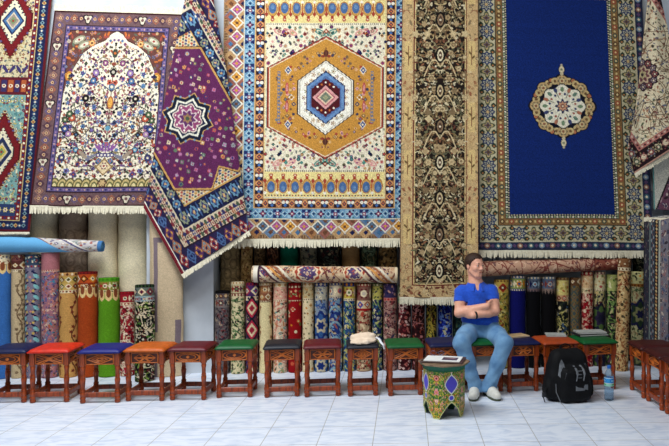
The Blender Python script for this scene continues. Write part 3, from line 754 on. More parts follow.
def paint_purple():
    rng = random.Random(51); w, h = 160, 218; c = Cv(w, h, (130, 24, 40), 2.2); cx, cy = w/2, h/2
    c.frame(1.2, 1.2, w-1.2, h-1.2, 1, WHITE)
    c.frame(2.2, 2.2, w-2.2, h-2.2, 11, (40, 32, 74))
    def b1(x, y, k, hz):
        q = [(150, 36, 44), (70, 104, 160), (96, 44, 96), (176, 104, 66)][k % 4]
        c.dia(x, y, 5, 5, q); flower(c, x, y, 3.4, [(206, 190, 170), NAVY, GOLD, (90, 150, 170)][k % 4], q, NAVY, 4)
    c.loop(7.6, 7.6, w-7.6, h-7.6, 8.4, b1)
    c.frame(13, 13, w-13, h-13, 1, (40, 20, 40)); c.frame(14, 14, w-14, h-14, 8, (206, 180, 150))
    def b2(x, y, k, hz):
        q = [(140, 30, 40), BLACK, (176, 96, 50), (54, 70, 130)][k % 4]
        flower(c, x, y, 2.5, q, (206, 180, 150), q, 4)
        for s2 in (-1, 1):
            a, b = (x+2.1, y+s2*2.6) if hz else (x+s2*2.6, y+2.1)
            c.dot(a, b, 1.5, [(130, 40, 54), (46, 46, 96), (70, 90, 66)][(k+s2) % 3])
    c.loop(18, 18, w-18, h-18, 4.2, b2)
    c.frame(22, 22, w-22, h-22, 1, (206, 190, 160)); c.frame(23, 23, w-23, h-23, 11, (24, 28, 70))
    def b3(x, y, k, hz):
        c.star(x, y, 5.4, (14, 16, 44)); c.star(x, y, 4.6, (90, 140, 176) if k % 2 else (130, 140, 116)); c.rose(x, y, 3, 4, .3, (36, 52, 116)); c.dot(x, y, 1.2, (206, 160, 100))
        a, b = (x+5.6, y) if hz else (x, y+5.6)
        c.dia(a, b, 1.4, 5, (60, 96, 150)); c.dot(a, b, .8, CREAM)
    c.loop(28.5, 28.5, w-28.5, h-28.5, 11.2, b3)
    c.frame(34, 34, w-34, h-34, 1.2, (200, 146, 66))
    dots = [(60, 90, 70), (176, 60, 50), (50, 60, 120), (206, 140, 60)]
    def spand(x0, y0, x1, y1):
        c.rect(x0, y0, x1, y1, (216, 196, 156))
        j = 0; y = y0
        while y < y1:
            x = x0+(j % 2)*1.7; i = 0
            while x < x1: c.dia(x, y, 1.5, 1.5, dots[(i+j) % 4]); x += 3.4; i += 1
            y += 2.6; j += 1
    spand(35.2, 35.2, w-35.2, h-35.2)
    # octagonal plum field with cut corners
    def f(X, Y, m):
        v = abs(Y-cy); u = np.where(Y > cy, X-cx, cx-X)
        lim = np.minimum(np.minimum(72, 54+(u+46)*.56), 56+abs(u-4)*.95)
        lim = np.minimum(lim, 54+(46-u)*.56)
        return (abs(X-cx) < 45-m) & (v < lim-m*1.1)
    c.mask(lambda X, Y: f(X, Y, -2.6), (60, 26, 34)); c.mask(lambda X, Y: f(X, Y, -1.8), (200, 146, 72)); c.mask(lambda X, Y: f(X, Y, 0), (98, 32, 84))
    sc = [(206, 140, 70), (150, 150, 160), (196, 70, 70), (46, 50, 110), (214, 190, 150), (90, 120, 90), (176, 100, 150)]
    scatter(c, (36, 44, w-36, h-44), 7.4, sc, rng, None, .2, .34, 'dsfd', lambda x, y: bool(f(np.array(x), np.array(y), 4)) and math.hypot(x-cx, y-cy) > 27)
    c.star(cx, cy, 27, (200, 150, 80)); c.star(cx, cy, 25.6, (20, 26, 50)); c.star(cx, cy, 21, (222, 220, 200)); c.star(cx, cy, 18.6, (26, 34, 70))
    c.rose(cx, cy, 15.5, 8, .1, (226, 206, 190)); c.rose(cx, cy, 14.4, 8, .1, (150, 60, 110)); c.rose(cx, cy, 10.5, 8, .2, (214, 190, 190)); c.rose(cx, cy, 8.6, 8, .2, (96, 40, 100)); c.rose(cx, cy, 5, 6, .2, (150, 110, 70)); c.dot(cx, cy, 2, (60, 80, 60))
    for i in range(16):
        a = i*math.pi/8; c.dot(cx+12.4*math.cos(a), cy+12.4*math.sin(a), .9, WHITE); c.dot(cx+22.6*math.cos(a+.2), cy+22.6*math.sin(a+.2), 1.1, (110, 150, 180))
    return c
nw = lambda U, V: -.58-.09*V**1.5-.03*np.sin(np.pi*U)+.05*np.clip(abs(2*U-1)-.8, 0, 1)*2-.012*np.sin(U*14+V*2.5)*(1-V*.6)
draped('hanging_carpet', 'purple hanging carpet draped by one corner with an eight pointed star medallion', paint_purple(), (109, 80), (187, 118),
       ((.49, .87), (.87, -.49)),
       [(190, -42), (184, 0), (172, 60), (156, 140), (143, 207)], [(205, -42), (213, 0), (226, 70), (239, 165), (248.5, 230)], [(143, 207), (163, 242), (181, 274), (213, 252), (248.5, 230)],
       nw, (230, 480), [(.488, 1.0, 64, 55, (.10, -.06, -.28), .055)], 'carpets hung on the back wall', 75, 1.77)
def paint_corner():
    rng = random.Random(61); w, h = 140, 166; c = Cv(w, h, (70, 34, 34), 2.4); cx, cy = w/2-4, h/2
    c.frame(0, 0, w, h, 2, (206, 176, 150)); c.frame(2, 2, w-2, h-2, 4.5, (196, 140, 120))
    c.frame(6, 6, w-6, h-6, 15, (44, 24, 30))
    c.loop(13.5, 13.5, w-13.5, h-13.5, 9, lambda x, y, k, hz: flower(c, x, y, 4.6, [(170, 150, 110), (160, 84, 84), (120, 120, 130)][k % 3], [(70, 90, 70), (226, 196, 160), (150, 60, 60)][k % 3], CREAM, 6))
    scatter(c, (6, 6, w-6, h-6), 4.6, [(180, 150, 110), (150, 70, 70), (90, 100, 80), (206, 190, 150)], rng, None, .15, .3, 'lo', lambda x, y: min(x, y, w-x, h-y) < 21)
    c.frame(21, 21, w-21, h-21, 4.5, (190, 110, 100)); c.loop(23.2, 23.2, w-23.2, h-23.2, 3.4, lambda x, y, k, hz: c.dot(x, y, 1.1, [(90, 40, 46), (226, 190, 170)][k % 2]))
    c.rect(25.5, 25.5, w-25.5, h-25.5, (232, 214, 176))
    vines(c, (25.5, 25.5, w-25.5, h-25.5), 100, (120, 90, 66), .8, rng, 8)
    scatter(c, (26, 26, w-26, h-26), 4.4, [(130, 60, 50), (60, 44, 50), (200, 140, 104), (100, 106, 130), (84, 96, 66), (240, 226, 190), (206, 170, 120)], rng, None, .22, .42, 'fllbvo')
    c.rose(cx, cy, 17, 12, .08, (50, 26, 34)); c.rose(cx, cy, 15.6, 12, .08, (80, 50, 60))
    for i in range(12):
        a = i*math.pi/6; flower(c, cx+12.4*math.cos(a), cy+12.4*math.sin(a), 2.8, [(160, 150, 160), (190, 100, 90)][i % 2], (90, 50, 60), CREAM, 5)
    c.rose(cx, cy, 9.5, 8, .15, (206, 176, 140)); c.rose(cx, cy, 7.4, 8, .2, (120, 60, 70)); c.rose(cx, cy, 4.6, 6, .2, (190, 170, 120)); c.dot(cx, cy, 1.6, (60, 40, 50))
    return c
nw2 = lambda U, V: -.60-.10*V**1.5-.035*np.sin(np.pi*U)-.012*np.sin(U*11+V*2)
draped('hanging_carpet', 'cream floral hanging carpet draped by a corner at the top right, with a dark rosette', paint_corner(), (83, 70), (645+.2, 72),
       ((.549, .836), (.836, -.549)),
       [(655, -40), (647, 0), (640, 68), (635, 110), (627, 148)], [(656, -40), (661, 0), (672, 50), (690, 95), (712, 124)], [(627, 148), (634, 173), (668, 151), (712, 124)],
       nw2, (200, 400), [(.22, 1.0, 60, 65, (.08, -.06, -.3), .05)], 'carpets hung on the back wall')

# -- blue bordered carpet hung along the right side
def paint_side():
    rng = random.Random(71); w, h = 110, 140; c = Cv(w, h, (48, 52, 78), 2.4)
    scatter(c, (0, 0, w, h), 4.6, [(104, 112, 130), (110, 60, 70), (50, 44, 66), (130, 122, 114), (78, 52, 80), (34, 34, 46)], rng, None, .25, .45, 'fllbo')
    for x, ww, bg in ((0, 2, (30, 30, 40)), (14, 3, (110, 136, 136)), (17, 12, (50, 66, 90)), (30, 9, (40, 30, 34)), (40, 4, (170, 180, 170)), (62, 9, (40, 30, 34)), (72, 4, (150, 190, 190))):
        c.rect(x, 0, x+ww, h, bg)
        if ww == 9:
            for i in range(int(h/3.2)): c.dia(x+ww/2, i*3.2+1.6, 3.2, 1.5, (206, 130, 60) if i % 2 else (226, 190, 120))
        if ww == 12:
            for i in range(int(h/4)): c.dot(x+3+(i % 2)*6, i*4, 1.6, (140, 160, 180)); c.dot(x+6, i*4+2, 1.1, (150, 90, 90))
    c.rect(44, 0, 60, h, (120, 116, 140)); scatter(c, (44, 0, 60, h), 6, [(196, 176, 170), (70, 90, 150), (60, 50, 70), (160, 100, 110)], rng, None, .3, .5, 'ffl')
    c.rect(0, 0, w, 5, (206, 200, 190)); scatter(c, (0, 0, w, 12), 5, [(226, 220, 210), (110, 120, 150)], rng, None, .3, .5, 'fo')
    c.rect(78, 0, w, h, (150, 136, 140)); scatter(c, (78, 0, w, h), 6, [(60, 80, 130), (206, 190, 180), (46, 30, 40), (150, 70, 80)], rng, None, .3, .5, 'ffl')
    return c
def side_pos(U, V):
    y = -.80-1.15*U
    v = np.clip((V-.14)/.86, 0, 1); q = np.clip(V/.14, 0, 1)
    x = 2.835+.012*np.sin(U*9+1)-.01*v+.20*(1-np.sin(q*np.pi/2))
    z = 1.62+.035*np.cos(q*np.pi/2)*1-.02+.012*np.sin(U*13)-v*1.30
    return np.stack([x, y+0*x, z], -1)
o = rug_object('hanging_carpet', paint_side(), side_pos, nrm=(1, 0, 0), fade=.4)
tag(o, 'blue and orange striped border carpet hanging at the right edge, above the dark red stool', 'carpet', 'carpets hung along the right side')
fr = fringe(o, side_pos(np.array([[0.0]]), np.array([[.10]]))[0, 0]+np.array([-.012, 0, .012]), side_pos(np.array([[.9]]), np.array([[.10]]))[0, 0]+np.array([-.012, 0, .012]), .05, 40, 75, (-.4, 0, -1), out=(-1, 0, 0))
def paint_back():
    rng = random.Random(81); w, h = 80, 80; c = Cv(w, h, (120, 70, 96), 2.0)
    scatter(c, (0, 0, w, h), 6, [(190, 150, 160), (80, 60, 110), (60, 40, 50), (206, 190, 180)], rng, None, .3, .5, 'flb')
    c.mask(lambda X, Y: X < 24-20*((Y-45)/35)**1*(Y > 45), (40, 30, 36)); c.mask(lambda X, Y: X < 22-20*((Y-45)/35)*(Y > 45), (206, 204, 192)); c.rect(0, 0, 1.6, h, (70, 150, 150))
    return c
back_quad = quad_pos((651, 120), (720, 120), (720, 209), (652, 209), -.50, -.56, .004, 3)
def back_pos(U, V):
    P = back_quad(U, V); P[..., 1] -= .05*np.clip(1-U*2.2, 0, 1)**2*V
    return P
o = rug_object('hanging_carpet', paint_back(), back_pos)
tag(o, 'carpet showing its pale backing and purple edge, below the corner-draped one at right', 'carpet', 'carpets hung along the right side')
# ------------------------------------------------------------------ rolled carpets
def roll_canvas(w, h, bands, field, seed, extra=None, k=1.7, dye=1.28):
    rng = random.Random(seed); bg, style, pal, d = field
    c = Cv(w, h, bg, k)
    if style == 'floral':
        vines(c, (0, 0, w, h), int(w*h/90), pal[0], .8, rng, 7)
        scatter(c, (0, 0, w, h), d*.82, pal, rng, None, .28, .54, 'fflbovl')
        scatter(c, (0, 0, w, h), d*1.5, [tuple(int(v*.45) for v in q) for q in pal], rng, None, .12, .2, 'olb')
    elif style == 'sparse':
        scatter(c, (0, 0, w, h), d, pal, rng, None, .16, .3, 'fdo')
    elif style == 'lattice':
        j = 0; y = 0
        while y < h+d:
            x = (j % 2)*d/2
            while x < w+d:
                c.dia(x, y, d*.5, d*.62, pal[(j) % len(pal)]); c.dia(x, y, d*.38, d*.48, bg); flower(c, x, y, d*.27, pal[(j+1) % len(pal)], pal[(j+2) % len(pal)], pal[0], 6); x += d
            y += d*.62; j += 1
    elif style == 'damask':
        j = 0; y = 0
        while y < h+d:
            x = (j % 2)*d/2
            while x < w+d:
                c.ell(x, y, d*.34, d*.46, pal[0]); c.ell(x, y, d*.24, d*.34, bg); c.rose(x, y, d*.2, 5, .3, pal[1 % len(pal)]); x += d
            y += d*.8; j += 1
        scatter(c, (0, 0, w, h), d*.6, pal, rng, None, .15, .28, 'lo')
    elif style == 'rows':
        y = 0; j = 0
        while y < h:
            q = pal[j % len(pal)]; c.rect(0, y, w, y+d*.8, q)
            x = (j % 2)*d/2
            while x < w: c.dia(x, y+d*.4, d*.34, d*.34, pal[(j+1) % len(pal)]); c.dot(x, y+d*.4, d*.13, pal[(j+2) % len(pal)]); x += d
            y += d; j += 1
    elif style == 'felt':
        scatter(c, (0, 0, w, h), d, pal, rng, None, .1, .2, 'o')
    y = 0
    for (bh, bbg, kind, cols) in bands:
        c.rect(0, y, w, y+bh, bbg); n = max(3, int(round(w/(bh*1.0)))); ym = y+bh/2
        if kind == 'dot':
            m = int(w/(bh*1.1))
            for i in range(m): c.dot((i+.5)*w/m, ym, bh*.32, cols[i % len(cols)])
        elif kind == 'flower':
            for i in range(n):
                x = (i+.5)*w/n; flower(c, x, ym, bh*.40, cols[i % len(cols)], cols[(i+1) % len(cols)], cols[(i+2) % len(cols)], 6)
                c.dia(x+w/n/2, ym, bh*.16, bh*.4, cols[(i+1) % len(cols)])
        elif kind == 'dia':
            for i in range(n):
                x = (i+.5)*w/n; c.dia(x, ym, bh*.48, bh*.46, cols[i % len(cols)]); c.dia(x, ym, bh*.28, bh*.26, cols[(i+1) % len(cols)]); c.dot(x, ym, bh*.1, cols[(i+2) % len(cols)])
        elif kind == 'floral':
            scatter(c, (0, y, w, y+bh), max(3.2, bh*.34), cols, rng, None, .25, .42, 'flbo', lambda a, b: y+1 < b < y+bh-1)
        elif kind == 'zig':
            m = int(w/3.0)
            for i in range(m):
                x = (i+.5)*w/m
                for t in range(int(bh)): c.rect(x-1.5*(1-t/bh), y+t, x+1.5*(1-t/bh), y+t+1, cols[0])
        y += bh
    if extra: extra(c, w, h, y)
    rs = np.random.RandomState(seed)
    c.a = 255*np.clip(c.a*(.985+.04*rs.randn(c.H, c.W, 1))/255, 0, 1)**dye
    return c

def roll_mesh(P0, axis, r, length, cv, rx=1.0, seam=1.9, flat_dir=None, taper=1.0, seed=0):
    """a rolled carpet: spiral-wrapped pile, one vertex per knot; returns body mesh and end positions"""
    ax = Vector(axis).normalized()
    e1 = Vector((1, 0, 0)) if abs(ax.x) < .7 else Vector((0, 0, 1))
    e1 = (e1-ax*e1.dot(ax)).normalized(); e2 = ax.cross(e1).normalized()
    nu, nv = cv.W, cv.H
    U, V = np.meshgrid(np.arange(nu)/(nu-1), np.arange(nv)/(nv-1))
    # canvas column nu/2 faces the viewer: e1 = right, facing dir = -e2 or e2 by sign
    face = e2 if e2.y < 0 or (abs(e2.y) < .2 and e2.z > 0) else -e2
    th = (U-.5)*2*np.pi
    # step of the free edge, put at 'seam' radians from the facing direction
    sp = ((th-seam) % (2*np.pi))/(2*np.pi)
    L = (1-V)*length
    rim = np.minimum(1, np.minimum(1-V, V)*length/.006*.25+.93)
    rs = np.random.RandomState(seed)
    wob = 1+.018*np.sin(L*9+rs.rand()*6+th)+.012*np.sin(L*23+rs.rand()*6-2*th)
    R = r*(.955+.075*sp)*rim*wob*(1+(taper-1)*(L/length))
    A = np.array(ax); E = np.array(e1)*rx; G = np.array(face)
    P = np.array(P0)[None, None]+A*L[..., None]+E*(R*np.sin(th))[..., None]+G*(R*np.cos(th))[..., None]
    return P, (np.array(ax), np.array(e1)*rx, G)

ENDM = {}
def end_mat():
    return WOOL
def end_mesh(P0, n, E, G, r, col1, col2, inset=.012):
    """the spiral of layers at a rolled end"""
    na, nr = 40, 16
    th = np.linspace(0, 2*np.pi, na+1); q = np.linspace(0.03, .985, nr)
    T, Q = np.meshgrid(th, q)
    ph = (Q*5+T/(2*np.pi)) % 1.0
    lift = np.where((ph > .28), 0.0, -.014)*(Q > .12)*(Q < .97)
    P = np.array(P0)+E*(r*Q*np.sin(T))[..., None]+G*(r*Q*np.cos(T))[..., None]+np.array(n)*(lift+inset*0)[..., None]
    C = np.where((ph > .6)[..., None], lin(col1), np.where((ph > .28)[..., None], lin(col2), lin((60, 50, 44))))
    f = grid_faces(nr, na+1)
    return P.reshape(-1, 3), f, C.reshape(-1, 3)

def make_roll(label, x0, x1, yt, Y, bands, field, group, seed, yb=None, lean=.05, dx=0.0, back=(150, 130, 104), extra=None, rx=1.0, z0=0.0, k=1.7, tilt_px=0.0, name='rolled_carpet', width=.96, dye=1.28):
    xm = (x0+x1)/2
    pa, pb = at(x0, 300, Y), at(x1, 300, Y); r = (pb[0]-pa[0])/2*width
    top = at(xm, yt, Y+lean); bot = at(xm+tilt_px, 372, Y); bot[2] = z0
    ax = top-bot; Lm = np.linalg.norm(ax)
    pxm = 1/((pb[0]-pa[0])/(x1-x0))
    h = Lm*pxm; w = 2*math.pi*r*pxm
    cv = roll_canvas(w, h, bands, field, seed, extra, k, dye)
    P, (A, E, G) = roll_mesh(bot, ax, r/ (rx if rx > 1 else 1), Lm, cv, rx, seam=random.Random(seed).choice((1.75, -1.9, 2.2)), seed=seed)
    base = np.array([bot[0], bot[1], z0])
    nv, nu = P.shape[:2]
    V = P.reshape(-1, 3)-base; C = lin(cv.a).reshape(-1, 3); Fq = grid_faces(nv, nu)
    me = np_mesh(name, V, Fq, C, WOOL)
    o = link(bpy.data.objects.new(name, me)); o.location = base
    tag(o, label, 'carpet', group)
    rr = r/(rx if rx > 1 else 1)
    for (pt, n, up) in ((top, A, 1), (bot, -A, 0)):
        ev, ef, ec = end_mesh(pt-base-n*(.004 if up else -.0), n, E, G, rr*.96, back, tuple(bands[0][1]) if bands else tuple(field[0]))
        e = link(bpy.data.objects.new('rolled_end', np_mesh('rolled_end', ev, ef if up else ef[:, ::-1], ec, end_mat())), o)
    return o

YF, YR = -.49, -.22
GF = 'rolled carpets standing in the front row'; GR = 'rolled carpets standing in the back row'
CR = (232, 218, 186)
def L_border(c, w, h, y):      # scalloped lower edge of a patterned end
    for i in range(int(w/7)):
        c.ell(i*7, y+2, 3.4, 6, (232, 206, 150)); c.ell(i*7, y, 2.2, 4.5, (150, 90, 60))
def arabesque(q1, q2, q3):
    def f(c, w, h, y):
        m = w/2
        for s2 in (-1, 1):
            for t in range(9):
                yy = y+4+t*11
                c.line([(m+s2*(2+5*math.sin(u*3)), yy+u*9) for u in np.linspace(0, 1, 9)], 1.6, q1)
                c.ell(m+s2*6, yy+5, 3.4, 1.8, q2, .7*s2); c.dot(m+s2*3, yy+9, 1.3, q3)
    return f
def side_vine(q1, q2, xs=(-.12, .12)):
    def f(c, w, h, y):
        for x in xs:
            m = w*(.5+x)
            c.line([(m+2.4*math.sin(t*.5), y+t*2) for t in range(int((h-y)/2))], 1.2, q1)
            for t in range(int((h-y)/5)): flower(c, m+3*math.sin(t*1.4), y+t*5, 1.9, q2, q1, q2, 5)
    return f
def diam(cols):
    def f(c, w, h, y):
        for t in range(6):
            yy = y+8+t*22
            for r, q in zip((10, 7.6, 5.4, 3), cols): c.dia(w/2+1, yy, r, r*1.3, q)
    return f
def bigblob(q1, q2, q3):
    def f(c, w, h, y):
        for t in range(5):
            yy = y+26+t*40
            c.rose(w/2, yy, 15, 8, .15, q1); c.rose(w/2, yy, 12, 8, .2, q2); c.rose(w/2, yy, 8, 6, .2, q3); c.rose(w/2, yy, 4.4, 6, .2, q1)
    return f
def plumes(q1, q2):
    def f(c, w, h, y):
        for t in range(7):
            for s2 in (-1, 1):
                yy = y+8+t*15
                c.line([(w/2+s2*(1+8*math.sin(u*2.2)), yy+u*14) for u in np.linspace(0, 1, 8)], 2, q1); c.dot(w/2+s2*8, yy+9, 2, q2)
    return f
def kilim(c, w, h, y):
    q = (128, 112, 118)
    c.rect(w/2-12, 22, w/2-6.5, 118, q); c.rect(w/2-12, 22, w/2-2, 27, q)
    c.rect(w/2+11, 106, w/2+19, 146, q); c.rect(w/2-12, 134, w/2-7, 170, q); c.rect(w/2-18, 0, w/2-15, h, (196, 174, 140))

